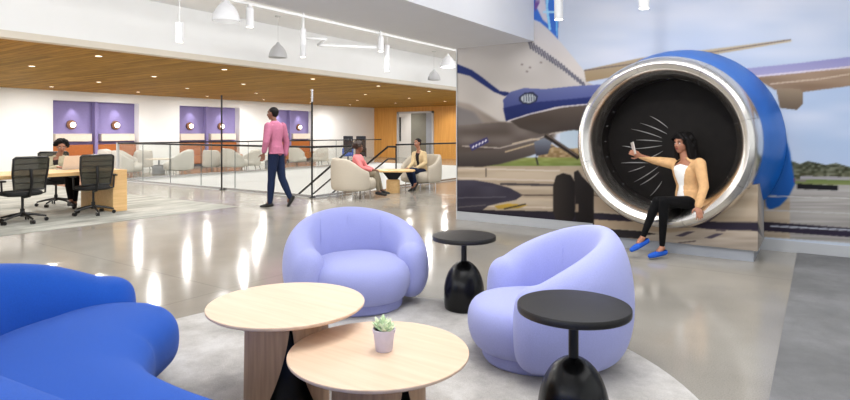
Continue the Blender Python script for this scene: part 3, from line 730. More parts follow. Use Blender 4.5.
def side_table(label, p, s=1.0, h=.56):
    t = thing('side_table', label, 'side table', p, 0, 'black mushroom side tables')
    MB().lathe([(.02, 0), (.140, 0), (.146, .006), (.150, .04)]+[(.153*math.cos(a_), .12+.24*math.sin(a_)) for a_ in [PI/2*i/14 for i in range(14)]]+[(.022, .36)], seg=48).build('domed_base', 'black_gloss', t)
    MB().tube([(0, 0, .355), (0, 0, h-.034)], .0215, 20).build('stem', 'black', t)
    MB().lathe([(.02, h-.036), (.228, h-.036), (.239, h-.032), (.241, h-.026), (.241, h-.006), (.238, h-.001), (.232, h), (.01, h)], seg=72).build('tabletop', 'black_top', t)
    return t
c = W((464-425)/F*4.36, 4.36); side_table('black round side table standing between the two lavender chairs', (c.x, c.y, ZR), h=.552)
c = W((573.5-425)/F*2.49, 2.49); side_table('nearest black round side table, in front of the right lavender chair', (c.x, c.y, ZR), h=.585)

def coffee_table(label, px, d, h, r, gap, leg_h=0):
    c = W((px-425)/F*d, d); t = thing('coffee_table', label, 'coffee table', (c.x, c.y, ZR), 0, 'nesting oak coffee tables')
    MB().lathe([(.02, h-.026), (r-.035, h-.026), (r-.012, h-.019), (r-.001, h-.011), (r, h-.003), (r-.002, h), (.01, h)], seg=96).build('tabletop', 'oak', t)
    z1 = h-.026; rr = .2
    for sgn in (1, -1):     # two half drums whose facing sides curve apart towards the floor
        R = []
        for i in range(17):
            z = z1*i/16; f = 1-i/16; g = .004+.135*(f**1.7)
            ro = rr*(1+.03*f)
            a0 = math.asin(min(.98, g/ro)); ring = []
            for k in range(25): a = a0+(PI-2*a0)*k/24; ring.append(Vector((ro*math.cos(a), ro*math.sin(a)*sgn, z)))
            for k in range(1, 12): x = -ro*math.cos(a0)+2*ro*math.cos(a0)*k/12; ring.append(Vector((x, g*sgn, z)))
            R.append([Matrix.Rotation(gap, 3, 'Z') @ v for v in ring])
        lm = MB().rings(R); n_ = len(R[0])
        for fi, f_ in enumerate(lm.f):
            if len(f_) == 4 and min(v % n_ for v in f_) >= 24 or (len(f_) == 4 and {v % n_ for v in f_} == {0, n_-1}): lm.mi[fi] = 1
        lm.build('leg', ['oak_leg', 'black'], t, auto=35)  # inner leg faces coloured black so the gap stays dark
    MB().lathe([(.15, .012), (.15, z1*.5), (.06, z1-.02)], seg=32).build('gap_filler', 'black', t)  # black core added to keep the gap between the legs dark
    return t
T1 = coffee_table('taller round oak coffee table on the left, overlapping the other', 287, 2.84, .49, .381, rad(-56+19)+PI)
T2 = coffee_table('lower round oak coffee table carrying the potted succulent', 379, 2.49, .385, .39, rad(-48+29)+PI)
# pot with succulent
c = W((384-425)/F*2.49, 2.49); pz = ZR+.385+.0005
t = thing('potted_succulent', 'small green succulent in a pale lilac pot on the lower coffee table', 'plant', (c.x, c.y, pz))
MB().lathe([(.003, 0), (.034, 0), (.0365, .003), (.046, .078), (.049, .079), (.051, .094), (.0495, .096), (.045, .095), (.043, .082), (.003, .08)], seg=40).build('pot', 'pot', t)
MB().lathe([(.0425, .081), (.044, .086), (.03, .09), (.002, .092)], seg=24).build('soil', 'soil', t)
M['leaf'] = mat('succulent_leaf', (184, 206, 164), .5, noise=.12, scale=60); M['leaf_b'] = mat('succulent_leaf_pale', (216, 224, 188), .5, noise=.1, scale=60)
def leaf(mb, base, az, el, L_, w):
    d = Vector((math.cos(az)*math.cos(el), math.sin(az)*math.cos(el), math.sin(el))); sd = Vector((-math.sin(az), math.cos(az), 0)); up = d.cross(sd)*-1
    R = []
    for i in range(7):
        f = i/6; ww = w*(.45+1.1*f-.2*f*f) if f < .6 else w*(1.04-(f-.6)*2.45); ww = max(ww, .0006)
        c_ = base+d*(L_*f)+Vector((0, 0, 1))*(L_*.18*f*f)
        R.append([c_+sd*(ww*math.cos(a))+up*(ww*.36*math.sin(a)) for a in [2*PI*k/8 for k in range(8)]])
    mb.rings(R)
fo = MB(); fo2 = MB()
for (cx, cy, s_, zz) in ((-.014, .004, 1.0, .09), (.02, -.01, .8, .088), (.006, .02, .7, .088)):
    for lay, (n, el, L_) in enumerate(((6, 18, .042), (6, 38, .042), (4, 60, .042), (2, 78, .036))):
        for k in range(n):
            leaf(fo if (k+lay) % 2 else fo2, Vector((cx, cy, zz)), 2*PI*k/n+lay*.5+cx*40, rad(el+random.uniform(-6, 6)), L_*s_*1.25, .0165*s_)
fo.build('rosette_leaves', 'leaf', t, auto=180); fo2.build('rosette_leaves', 'leaf_b', t, auto=180)

# crescent sofa
def cam_sp(P): return [(W(x, d).x, W(x, d).y, a, zl, zh) for x, d, a, zl, zh in P]
sf = thing('curved_sofa', 'large curved bright blue sofa at the lower left', 'sofa', W(-1.6, 2.5))
off = -W(-1.6, 2.5)
def SO(mb): mb.v = [tuple(Vector(v)+off) for v in mb.v]; return mb
SO(sweep(MB(), cam_sp([(-1.64, 2.93, .36, .07, .43), (-1.66, 2.62, .41, .07, .44), (-1.52, 2.22, .42, .07, .44), (-1.12, 1.93, .36, .07, .44), (-.62, 1.68, .34, .07, .44), (-.05, 1.5, .34, .07, .44), (.5, 1.42, .33, .07, .44)]), 2.7, 40, 8)).build('seat', 'sofa_blue', sf, sub=1, auto=180)
SO(sweep(MB(), cam_sp([(-1.83, 3.27, .17, .06, .52), (-2.04, 3.06, .18, .06, .64), (-2.19, 2.7, .18, .06, .71), (-2.1, 2.2, .18, .06, .715), (-1.72, 1.76, .18, .06, .715), (-1.2, 1.5, .17, .06, .70), (-.6, 1.2, .17, .06, .70), (.0, 1.04, .17, .06, .70), (.5, .98, .16, .06, .665)]), 2.5, 40, 8)).build('backrest', 'sofa_blue', sf, sub=1, auto=180)
for x, d in ((-1.62, 2.95), (-1.5, 2.2), (-.8, 1.75), (-1.98, 2.8)):
    c = W(x, d)+off; MB().lathe([(.03, ZR*0+.0135), (.035, .09)], (c.x, c.y, 0), 16).build('foot', 'black', sf)

# ================================================================== PALE BARREL CHAIRS
def barrel(label, loc, rz, m='cream_fabric', s=1.0, group='pale barrel chairs', legs='wire', w=.46, h=.82):
    t = thing('barrel_armchair', label, 'armchair', loc, rz, group)
    sp = []
    for k in range(15):
        th = rad(-118+236*k/14); a = abs(math.degrees(th)); q = smooth01((a-50)/75)
        sp.append((math.sin(th)*w*s, math.cos(th)*.40*s, .058*s, .17*s, (h-.26*q)*s))
    sweep(MB(), sp, 3.2, 24, 3).build('shell_back', m, t, auto=180)
    U = sell(3, 32); R = [[Vector((u*r_*s, (-.06+v*r_*.98)*s, z_*s)) for u, v in U] for r_, z_ in ((.34, .17), (.40, .2), (.41, .3), (.40, .38), (.36, .415), (.2, .43), (.02, .43))]
    MB().rings(R).build('seat_cushion', m, t, auto=180)
    if legs == 'wire':
        for k in range(10):
            a = 2*PI*k/10+.3; p = Vector((math.cos(a)*.40*s, (math.sin(a)*.36-.02)*s, 0))
            MB().tube([p, p*0.96+Vector((0, 0, .19*s))], .009, 6).build('leg', 'steel', t)
        MB().tube([Vector((math.cos(a)*.39*s, (math.sin(a)*.35-.02)*s, .165*s)) for a in [2*PI*k/24 for k in range(25)]], .01, 6).build('leg_ring', 'steel', t)
    else:
        for sx in (-1, 1):
            for sy in (-1, 1): MB().tube([(sx*.3*s, sy*.26*s, .22*s), (sx*.36*s, sy*.33*s, 0)], .012, 6).build('leg', 'rail', t)
    return t
def atD(px, d): return W((px-425)/F*d, d)
c = atD(353, 11.98); BA = barrel('pale barrel armchair seen from behind, with the woman in a pink top', (c.x, c.y, 0), face(.95, .35), s=1.0, w=.47)
c = atD(421, 13.9); BB = copy_tree(BA); BB.location = (c.x, c.y, 0); BB.rotation_euler.z = face(-.62, -.78); BB['label'] = 'pale barrel armchair facing left, with the woman in the tan blazer'
# oak table between them
c = atD(393, 12.9); t = thing('oak_coffee_table', 'oval oak table on a drum foot between the two seated women', 'table', (c.x, c.y, 0), YAW)
mb = MB(); U = sell(2.2, 48)
mb.rings([[Vector((u*a*.5, v*a*.36, z_)) for u, v in U] for a, z_ in ((.96, .475), (1, .485), (1, .51), (.98, .515))]); mb.build('tabletop', 'oak_desk', t)
MB().lathe([(.15, 0), (.155, .02), (.155, .28), (.13, .3)], seg=32).build('drum_foot', 'oak_desk', t)
MB().rings([[Vector((x, y, .3)) for x, y in ((-.1, -.03), (.1, -.03), (.1, .03), (-.1, .03))], [Vector((x*2.4, y, .475)) for x, y in ((-.1, -.03), (.1, -.03), (.1, .03), (-.1, .03))]]).build('bracket', 'rail', t, smooth=False)

# lounge beyond the void
def cp(src, label, px, d, rz, group=None):
    c = atD(px, d); o = copy_tree(src); o.location = (c.x, c.y, 0); o.rotation_euler.z = rz; o['label'] = label
    if group: o['group'] = group
    return o
G = 'white lounge chairs beyond the void'
c = atD(127, 17.7); L1 = barrel('leftmost white barrel chair beyond the void, above the end of the oak desk', (c.x, c.y, 0), face(.9, .3), 'white_fabric', .98, G)
cp(L1, 'white barrel chair beyond the void, just right of the round pedestal table', 179, 18.4, face(-.9, -.3))
cp(L1, 'white barrel chair beyond the void, just right of the first black post', 234, 20.2, face(.8, .5))
cp(L1, 'white barrel chair beyond the void, behind the left white barrel chair', 113, 19.0, face(.9, .3))
c = atD(143, 20.4); S1 = barrel('slim white chair with black legs at the left end of the lounge beyond the void', (c.x, c.y, 0), face(-.6, .8), 'white_fabric', .8, 'slim white chairs beyond the void', 'thin', .34, .92)
g2 = 'slim white chairs beyond the void'
for lb, px, d, f in (('slim white chair with its back to the camera, left of the first black post', 212, 20.6, (0, 1)), ('slim white chair in profile, left of the walking man', 251, 21.3, (-.9, 0)),
                     ('slim white chair with black legs, just right of the walking man', 297, 24.3, (.5, .8)), ('slim white chair just right of the second black post', 320, 24.6, (-.8, .3))):
    cp(S1, lb, px, d, face(*f), g2)
def ptable(label, px, d):
    c = atD(px, d); t = thing('pedestal_table', label, 'table', (c.x, c.y, 0), 0, 'pedestal tables beyond the void')
    MB().lathe([(.02, .46), (.42, .46), (.43, .475), (.42, .49), (.01, .49)], seg=40).build('tabletop', 'shelf', t)
    MB().lathe([(.19, 0), (.2, .02), (.2, .24), (.15, .28), (.03, .29), (.025, .46)], seg=28).build('pedestal', 'base_grey', t)
ptable('round pedestal table between the two leftmost white barrel chairs', 159, 19.1)
ptable('round pedestal table beyond the void, behind the walking man', 270, 22.5)
for lb, px in (('dark high-backed chair in the distance, left of the pink-topped woman', 348), ('dark high-backed chair in the distance, directly behind the pink-topped woman', 361)):
    c = atD(px, 26.3); t = thing('high_back_chair', lb, 'armchair', (c.x, c.y, 0), face(.1, -1), 'dark high-backed chairs')
    b = MB(); b.box(-.22, .16, .4, .22, .3, 1.2); b.box(-.2, .12, .5, .2, .17, 1.1); b.build('backrest', 'dark_grey', t, bevel=.05)
    MB().box(-.2, -.28, .28, .2, .2, .45).build('seat', 'sofa_blue' if px < 350 else 'dark_grey', t, bevel=.05)
    for sx in (-1, 1):
        MB().box(sx*.22-.03, -.28, .25, sx*.22+.03, .2, .65).build('armrest', 'sofa_blue' if px < 350 else 'dark_grey', t, bevel=.03)
    MB().lathe([(.25, 0), (.25, .02), (.03, .04), (.03, .3)], seg=20).build('pedestal', 'rail', t)

# niches: bench, ledge and wall lamp in each bay
ni = 0
pos = ['left bay of the leftmost purple niche', 'right bay of the leftmost purple niche', 'left bay of the middle purple niche', 'right bay of the middle purple niche',
       'left bay of the purple niche behind the walking man', 'right bay of the purple niche behind the walking man']
for a, m_, b_ in niches:
    for y0, y1 in ((a, m_-.05), (m_+.05, b_)):
        yc = (y0+y1)/2; w = y1-y0; ps = pos[ni]; ni += 1
        t = thing('banquette', 'orange leather banquette in the '+ps, 'bench', (XL-ND, yc, 0), 0, 'orange banquettes')
        MB().box(0.002, -w/2+.01, .1, .56, w/2-.01, .42).build('seat', 'orange', t, bevel=.03)
        MB().box(.002, -w/2+.01, .42, .14, w/2-.01, .94).build('backrest', 'orange', t, bevel=.03)
        l = thing('wall_ledge', 'cream box ledge in the '+ps, 'shelf', (XL-ND, yc, 1.05), 0, 'cream ledges in the niches')
        MB().box(.002, -w*.42, 0, .24, w*.42, .25).build('box', 'shelf', l, bevel=.01)
        MB().box(.002, -w*.42, .25, .25, w*.42, .265).build('top_board', 'shelf', l, bevel=.004)
        s_ = thing('wall_sconce', 'round glowing wall lamp in the '+ps, 'wall lamp', (XL-ND+.002, yc, 1.62), 0, 'round wall sconces')
        MB().lathe([(.02, .0), (.155, .0), (.165, .03), (.155, .06), (.12, .065)], seg=32, axis='X').build('back_disc', 'bronze', s_)
        MB().ell((.09, .03, 0), .05, .088, .088, seg=24).build('globe', 'lamp_on', s_)

# ================================================================== WORK DESK
dk = thing('work_desk', 'long oak work desk with a solid end panel at the left', 'desk', (-10.4, 3.2, 0))
o_ = Vector((10.4, -3.2, 0))
MB().box(-.56, -2.2, .655, .56, 2.06, .712).build('desktop', 'oak_desk', dk, bevel=.004)
MB().box(-.56, 1.82, .007, .56, 2.06, .6545).build('end_panel', 'oak_desk', dk, bevel=.004)
MB().box(-.56, -2.2, .007, .56, -1.96, .6545).build('end_panel', 'oak_desk', dk, bevel=.004)
M['seat_black'] = mat('task_seat_black', (28, 28, 28), .85, noise=.1, scale=60)
def task_chair(label, x, y, rz):
    t = thing('task_chair', label, 'office chair', (x, y, .008), rz, 'black mesh task chairs')
    # local front = -Y
    def bx(z): return .19+.07*((z-.5)/.5)
    fr = MB(); pts = [(-.2, bx(.5), .5), (-.235, bx(.75), .75), (-.235, bx(.97), .955), (-.21, bx(1), .975), (.21, bx(1), .975), (.235, bx(.97), .955), (.235, bx(.75), .75), (.2, bx(.5), .5), (-.2, bx(.5), .5)]
    b = fr.tube(pts, .016, 8).build('back_frame', 'black', t)
    R = []
    for i in range(9):
        z = .5+.465*i/8; w = .2+.035*min(1, i/4); cc = .03*math.sin(PI*i/8)
        R.append([Vector((x_*w, bx(z)+.012+.02*(x_*x_)-.02+s_*.003-cc*.3, z)) for s_, xs_ in ((-1, (-1, -.5, 0, .5, 1)), (1, (1, .5, 0, -.5, -1))) for x_ in xs_])
    MB().rings(R).build('back_mesh', 'chair_mesh', b)
    for z in (.6, .7, .8, .88): MB().tube([(-.22, bx(z)+.01, z), (0, bx(z)+.0, z), (.22, bx(z)+.01, z)], .004, 5).build('mesh_band', 'black', b)
    MB().tube([(0, .24, .8), (0, .27, .6), (0, .2, .4), (0, .05, .38)], .02, 8).build('spine', 'black', t)
    U = sell(3.4, 32); MB().rings([[Vector((u*r_, -.04+v*r_*.98, z_)) for u, v in U] for r_, z_ in ((.2, .40), (.235, .41), (.245, .44), (.235, .465), (.15, .475), (.02, .475))]).build('seat', 'seat_black', t, auto=180)
    for sx in (-1, 1):
        MB().tube([(sx*.2, .05, .41), (sx*.29, .05, .43), (sx*.3, .05, .62)], .014, 8).build('arm_post', 'black', t)
        MB().box(sx*.3-.035, -.12, .62, sx*.3+.035, .13, .645).build('arm_pad', 'seat_black', t, bevel=.01)
    MB().lathe([(.03, .09), (.03, .2), (.018, .21), (.018, .4)], seg=16).build('gas_lift', 'black', t)
    for k in range(5):
        a = 2*PI*k/5+.3; d = Vector((math.cos(a), math.sin(a), 0))
        l = MB().tube([d*.02+Vector((0, 0, .13)), d*.16+Vector((0, 0, .11)), d*.3+Vector((0, 0, .075))], [.024, .019, .014], 8).build('leg', 'black', t)
        cs = MB(); sd = Vector((-d.y, d.x, 0))
        for q in (-.016, .016): cs.rings([[d*.3+sd*(q+h)+Vector((0, 0, .03))+(d*math.cos(b2)+Vector((0, 0, 1))*math.sin(b2))*.029 for b2 in [2*PI*j/14 for j in range(14)]] for h in (-.01, .01)])
        cs.build('caster', 'black', l)
    return t
task_chair('black mesh office chair at the near side of the desk, second from the left edge', -9.78, 3.66, -PI/2+.08)
task_chair('black mesh office chair nearest the end panel of the desk', -9.84, 4.70, -PI/2-.22)
task_chair('black mesh office chair cut off by the left edge of the photo', -9.86, 2.92, -PI/2-.1)
task_chair('black mesh office chair the woman with the laptop sits on, behind the desk', -11.55, 4.86, PI/2-.25)
def laptop(label, x, y, rz):
    t = thing('laptop', label, 'laptop', (x, y, .7125), rz, 'laptops on the desk')     # local front (keyboard side) = -Y
    k = MB().box(-.17, -.13, 0, .17, .11, .014).build('keyboard_base', 'laptop', t, bevel=.004)
    MB().box(-.15, -.03, .014, .15, .09, .0155).build('keys', 'screen', k, smooth=False)
    R_ = Matrix.Translation((0, .11, .012)) @ Matrix.Rotation(rad(-18), 4, 'X')
    l = MB().box(-.17, -.004, 0, .17, .004, .235, mtx=R_).build('lid', 'laptop', t, smooth=False)
    MB().box(-.158, -.0055, .012, .158, -.0045, .222, mtx=R_).build('display', 'screen', l, smooth=False)
laptop('open silver laptop in front of the seated woman at the desk', -10.72, 4.71, -PI/2+.1)
laptop('second open silver laptop at the end of the desk, partly behind the right desk chair', -10.76, 5.1, -PI/2-.03)
# ================================================================== PEOPLE
M['skin_dark'] = mat('skin_dark', (112, 72, 54), .5, noise=.05, scale=30)
M['skin_mid'] = mat('skin_mid', (158, 108, 84), .5, noise=.05, scale=30)
M['skin_tan'] = mat('skin_tan', (190, 142, 114), .5, noise=.05, scale=30)
M['hair_black'] = mat('hair_black', (13, 10, 10), .6, spec=.2, noise=.3, scale=60, bump=.6, bscale=70, stretch=(1, 1, .3))
M['hair_brown'] = mat('hair_brown', (48, 34, 26), .55, noise=.4, scale=50, bump=.8, bscale=60)
M['lip'] = mat('lips', (130, 62, 58), .4, noise=.05)
M['eye_white'] = mat('eye_white', (226, 222, 216), .25, noise=.02)
M['iris'] = mat('iris_dark', (34, 22, 16), .2, noise=.1)
def cloth(name, rgb, n=.08): return mat(name, rgb, .88, spec=.2, noise=n, scale=26, bump=.35, bscale=34)
M['camel'] = cloth('camel_jacket', (204, 162, 116)); M['white_top'] = cloth('white_top', (236, 234, 232), .02)
M['black_pants'] = cloth('black_trousers', (11, 11, 13)); M['shoe_blue'] = mat('suede_blue', (24, 84, 186), .8, noise=.08, scale=60)
M['pink_shirt'] = cloth('pink_shirt', (166, 100, 124)); M['navy'] = cloth('navy_trousers', (26, 36, 62)); M['shoe_black'] = mat('shoe_black', (18, 16, 16), .4, noise=.1)
M['rose_top'] = cloth('rose_top', (226, 132, 132)); M['khaki'] = cloth('khaki_trousers', (132, 122, 104)); M['beige_blazer'] = cloth('beige_blazer', (204, 180, 140)); M['dark_top'] = cloth('dark_top', (40, 34, 36))
M['sage_jacket'] = cloth('sage_jacket', (186, 178, 152)); M['bag'] = mat('brown_leather', (110, 70, 56), .5, noise=.1)

def unit(v): return Vector(v).normalized()
def head_parts(mb, hc, f, u, s=1.0):
    r = f.cross(u).normalized(); u = r.cross(f).normalized()
    mb.ell(hc+u*.028*s-f*.012*s, .074*s, .095*s, .088*s, r, f, u)
    mb.ell(hc-u*.03*s+f*.018*s, .061*s, .070*s, .078*s, r, f, u)
    mb.ell(hc-u*.088*s+f*.05*s, .026*s, .024*s, .020*s, r, f, u)
    mb.ell(hc+u*.036*s+f*.062*s, .05*s, .02*s, .02*s, r, f, u)
    for q in (-1, 1):
        mb.ell(hc-u*.022*s+f*.052*s+r*q*.036*s, .02*s, .022*s, .02*s, r, f, u)
        mb.ell(hc-u*.004*s-f*.002*s+r*q*.076*s, .009*s, .018*s, .03*s, r, f, u, seg=10, n=6)
    mb.cone(hc+u*.022*s+f*.082*s, .008*s, hc-u*.022*s+f*.102*s, .0125*s)
    for q in (-1, 1): mb.ell(hc-u*.027*s+f*.092*s+r*q*.011*s, .008*s, .01*s, .007*s, r, f, u, seg=8, n=6)
    mb.ell(hc-u*.054*s+f*.078*s, .024*s, .012*s, .011*s, r, f, u, seg=12, n=6)
    return r, u
def face_bits(t, hc, f, u, s=1.0):
    r = f.cross(u).normalized(); u = r.cross(f).normalized()
    for q in (-1, 1):
        c = hc+u*.006*s+f*.0735*s+r*q*.031*s
        e = MB().ell(c, .013*s, .011*s, .0068*s, r, f, u, seg=14, n=8).build('eye', 'eye_white', t)
        MB().ell(c+f*.0075*s, .0066*s, .005*s, .0066*s, r, f, u, seg=12, n=6).build('iris', 'iris', e)
        MB().tube([c+u*.011*s-r*.016*s+f*.006*s, c+u*.013*s+f*.0095*s, c+u*.010*s+r*.016*s+f*.005*s], .0025*s, 6).build('eyelid', 'hair_black', t)
        MB().tube([c+u*.026*s-r*.019*s+f*.006*s, c+u*.031*s+f*.0095*s, c+u*.025*s+r*.019*s+f*.003*s], .0035*s, 6).build('eyebrow', 'hair_black', t)
    l = MB(); l.ell(hc-u*.049*s+f*.0875*s, .021*s, .006*s, .0055*s, r, f, u, seg=14, n=6); l.ell(hc-u*.059*s+f*.086*s, .018*s, .006*s, .006*s, r, f, u, seg=14, n=6)
    l.build('lips', 'lip', t)
def hand(mb, w, d, pn, side=1, curl=.35, s=1.0, splay=.1):
    """w wrist, d towards the finger tips, pn palm normal, side: thumb side"""
    d = unit(d); pn = unit(pn-d*pn.dot(d)); a = d.cross(pn).normalized()*side      # a points to the thumb side
    mb.cone(w-d*.02*s, .024*s, w+d*.02*s, .026*s, side=pn, flat=.75)
    mb.ell(w+d*.052*s, .042*s, .046*s, .0165*s, a, d, pn)
    for i, L_ in enumerate((.072, .080, .074, .058)):
        b = w+d*.082*s+a*(.030-.020*i)*s-d*(.008*s if i == 3 else 0)
        dd = unit(d+a*(splay*(1.5-i))); r0 = .0092*s
        p = b; prev = b-d*.03*s
        mb.cone(prev, .010*s, b, r0, 10)
        for k, fr in enumerate((.45, .32, .23)):
            ang = curl*(k+.6); q = p+(dd*math.cos(ang)+pn*math.sin(ang))*L_*fr*s
            mb.cone(p, r0*(1-.1*k), q, r0*(.92-.1*k), 10); p = q
    b = w+d*.018*s+a*.028*s; q = b+(d*.55+a*.75+pn*.25).normalized()*.042*s; mb.cone(b, .014*s, q, .0115*s, 10)
    q2 = q+(d*.85+a*.3+pn*(.2+curl*.5)).normalized()*.034*s; mb.cone(q, .011*s, q2, .0085*s, 10)

def figure(name, label, J, C, s=1.0, vox=.009, group=None, hands=True):
    """J: joints in room coordinates. C: materials and options."""
    root = Vector((J['pel'].x, J['pel'].y, 0)); t = thing(name, label, 'person', root, 0, group)
    J = {k: (v-root if k not in ('face', 'up', 'front', 'pf', 'hd_r', 'hd_l', 'pn_r', 'pn_l', 'ft_r', 'ft_l') else unit(v)) for k, v in J.items()}
    sd = unit(J['sh_l']-J['sh_r']); fr = J['front']; upv = unit(J['neck']-J['pel'])
    fr = unit(fr-upv*fr.dot(upv)); fr = sd.cross(upv).normalized(); hsd = unit(J['hip_l']-J['hip_r'])
    def secs(g):
        pc, nc = J['pel'], J['neck']
        def L(f, bow=0): return pc.lerp(nc, f)+fr*bow*s
        def S(f): return unit(hsd.lerp(sd, f))
        return [(L(-.10), S(0), fr, (.10+g)*s, (.08+g)*s), (L(0), S(0), fr, (.162+g)*s, (.112+g)*s), (L(.15), S(.2), fr, (.152+g)*s, (.108+g)*s), (L(.36, .0), S(.4), fr, (.126+g)*s, (.092+g)*s),
                (L(.58, .012), S(.8), fr, (.146+g)*s, (.108+g)*s), (L(.74, .014), S(1), fr, (.158+g)*s, (.112+g)*s), (L(.88), S(1), fr, (.142+g)*s, (.085+g)*s), (L(.97, -.004), S(1), fr, (.085+g)*s, (.062+g)*s), (L(1.0), S(1), fr, (.055+g*.6)*s, (.05+g*.5)*s)]
    def arm(mb, q, g, end=1.0, sh=0):
        S_, E_, W_ = J['sh_'+q], J['el_'+q], J['wr_'+q]
        mb.cone(S_, (.052+g+sh)*s, E_, (.038+g)*s); mb.cone(E_, (.038+g)*s, E_.lerp(W_, end), (.027+g)*s)
    def leg(mb, q, g, end=1.0):
        A, K, B = J['hip_'+q], J['kn_'+q], J['an_'+q]
        mb.cone(A, (.088+g)*s, K, (.055+g)*s); mb.cone(K, (.053+g)*s, K.lerp(B, .35*end), (.054+g)*s); mb.cone(K.lerp(B, .35*end), (.054+g)*s, K.lerp(B, end), (.034+g)*s)
    # body
    b = MB(); b.torso(secs(-.012)); hc, f, u = J['head'], J['face'], J['up']
    b.cone(J['neck']-upv*.04*s, .058*s, hc-u*.07*s-f*.018*s, .047*s)
    head_parts(b, hc, f, u, s)
    for q in 'lr':
        arm(b, q, -.008); leg(b, q, -.01)
        b.cone(J['an_'+q], .034*s, J['an_'+q]+J['ft_'+q]*.05*s-Vector((0, 0, .035*s)), .03*s)
        if hands: hand(b, J['wr_'+q], J['hd_'+q], J['pn_'+q], 1 if q == C.get('thumb_pos', 'l') else -1, C.get('curl_'+q, .35), s)
    body = remeshed(b, 'body', C['skin'], t, vox, 2)
    face_bits(t, hc, f, u, s)
    # inner top
    if C.get('inner'):
        i_ = MB(); i_.torso(secs(.006)[:-2]+[(secs(.006)[-2][0], sd, fr, .07*s, .055*s)])
        zc = J['pel'].lerp(J['neck'], .87)
        remeshed(i_, 'inner_top', C['inner'], t, vox, 3, cut=lambda p: (p-zc).dot(upv) > -.25*abs((p-zc).dot(sd)) and (p-zc).dot(fr) > -.2)
    # outer top
    o = MB(); g = C.get('top_g', .014); sc = secs(g); o.torso(sc)
    hem = C.get('hem', 0)
    if hem:
        c0 = J['pel']-upv*hem*s; o.torso([(c0, hsd, fr, (.178+g)*s, (.128+g)*s), (J['pel'], hsd, fr, (.165+g)*s, (.118+g)*s), (J['pel']+upv*.1, hsd, fr, (.15+g)*s, (.11+g)*s)])
    for q in 'lr':
        arm(o, q, g, C.get('sleeve', .96), .006); o.cone(J['sh_'+q], (.056+g)*s, sc[5][0]+sd*(.09*s if q == 'l' else -.09*s), .07*s)
        E_ = J['el_'+q]; W_ = J['wr_'+q]
    if C.get('collar'): o.torso([(J['neck']-upv*.05, sd, fr, .085*s, .07*s), (J['neck']+upv*.012, sd, fr, .064*s, .06*s)])
    nk = J['neck']; op = C.get('open', 0); pel = J['pel']
    def cut(p):
        d_ = p-nk
        if d_.dot(upv) > .028*s: return True
        if op:
            h = (p-pel).dot(upv); T_ = (nk-pel).length; side = abs((p-pel).dot(sd)); fw = (p-pel).dot(fr)
            if fw > .02 and h < T_*1.02:
                fhh = h/T_; lim = op*(.35+.65*abs(fhh-.32)/.55) if fhh > .1 else op*(.5+1.2*(.1-fhh)/.3)
                near = True
                for q in 'lr':      # leave the sleeves alone
                    A, B = J['el_'+q], J['wr_'+q]; ab = B-A; tt = max(0, min(1, (p-A).dot(ab)/ab.dot(ab)))
                    if (p-(A+ab*tt)).length < .075*s: near = False
                    A, B = J['sh_'+q], J['el_'+q]; ab = B-A; tt = max(0, min(1, (p-A).dot(ab)/ab.dot(ab)))
                    if (p-(A+ab*tt)).length < .078*s: near = False
                if side < lim and near and fw > .05*s: return True
        return False
    remeshed(o, C.get('top_name', 'shirt'), C['top'], t, vox, 4, cut=cut, solid=.004)
    # trousers
    l = MB(); gt = C.get('leg_g', .008)
    sp = secs(gt); l.torso([sp[0], sp[1], sp[2], (J['pel'].lerp(J['neck'], .27), hsd, fr, (.135+gt)*s, (.1+gt)*s)])
    for q in 'lr': leg(l, q, gt, C.get('cuff', .93))
    remeshed(l, 'trousers', C['pants'], t, vox, 3)
    for q in 'lr':
        a = J['an_'+q]; ft = J['ft_'+q]; sh = MB(); dn = Vector((0, 0, -1)); dn = unit(dn-ft*dn.dot(ft)); cr = ft.cross(dn)
        heel = a-ft*.035*s+dn*.05*s; ball = a+ft*.115*s+dn*.068*s; toe = a+ft*.175*s+dn*.07*s
        sh.cone(heel, .036*s, ball, .036*s, side=cr, flat=1); sh.cone(ball, .038*s, toe, .027*s, side=cr, flat=1.1); sh.cone(a+dn*.03*s, .036*s, a+ft*.06*s+dn*.045*s, .036*s)
        so = sh; flo = (a+dn*.092*s).dot(dn)
        so.v = [tuple(Vector(v)-dn*max(0, Vector(v).dot(dn)-flo)) for v in so.v]
        topc = a+dn*.028*s
        remeshed(so, 'shoe', C['shoe'], t, .006, 2, cut=(lambda p, topc=topc, dn=dn, ft=ft, a=a: (p-topc).dot(dn) < 0 and (p-a).dot(ft) < .09) if C.get('lowshoe') else None)
    return t, J, root
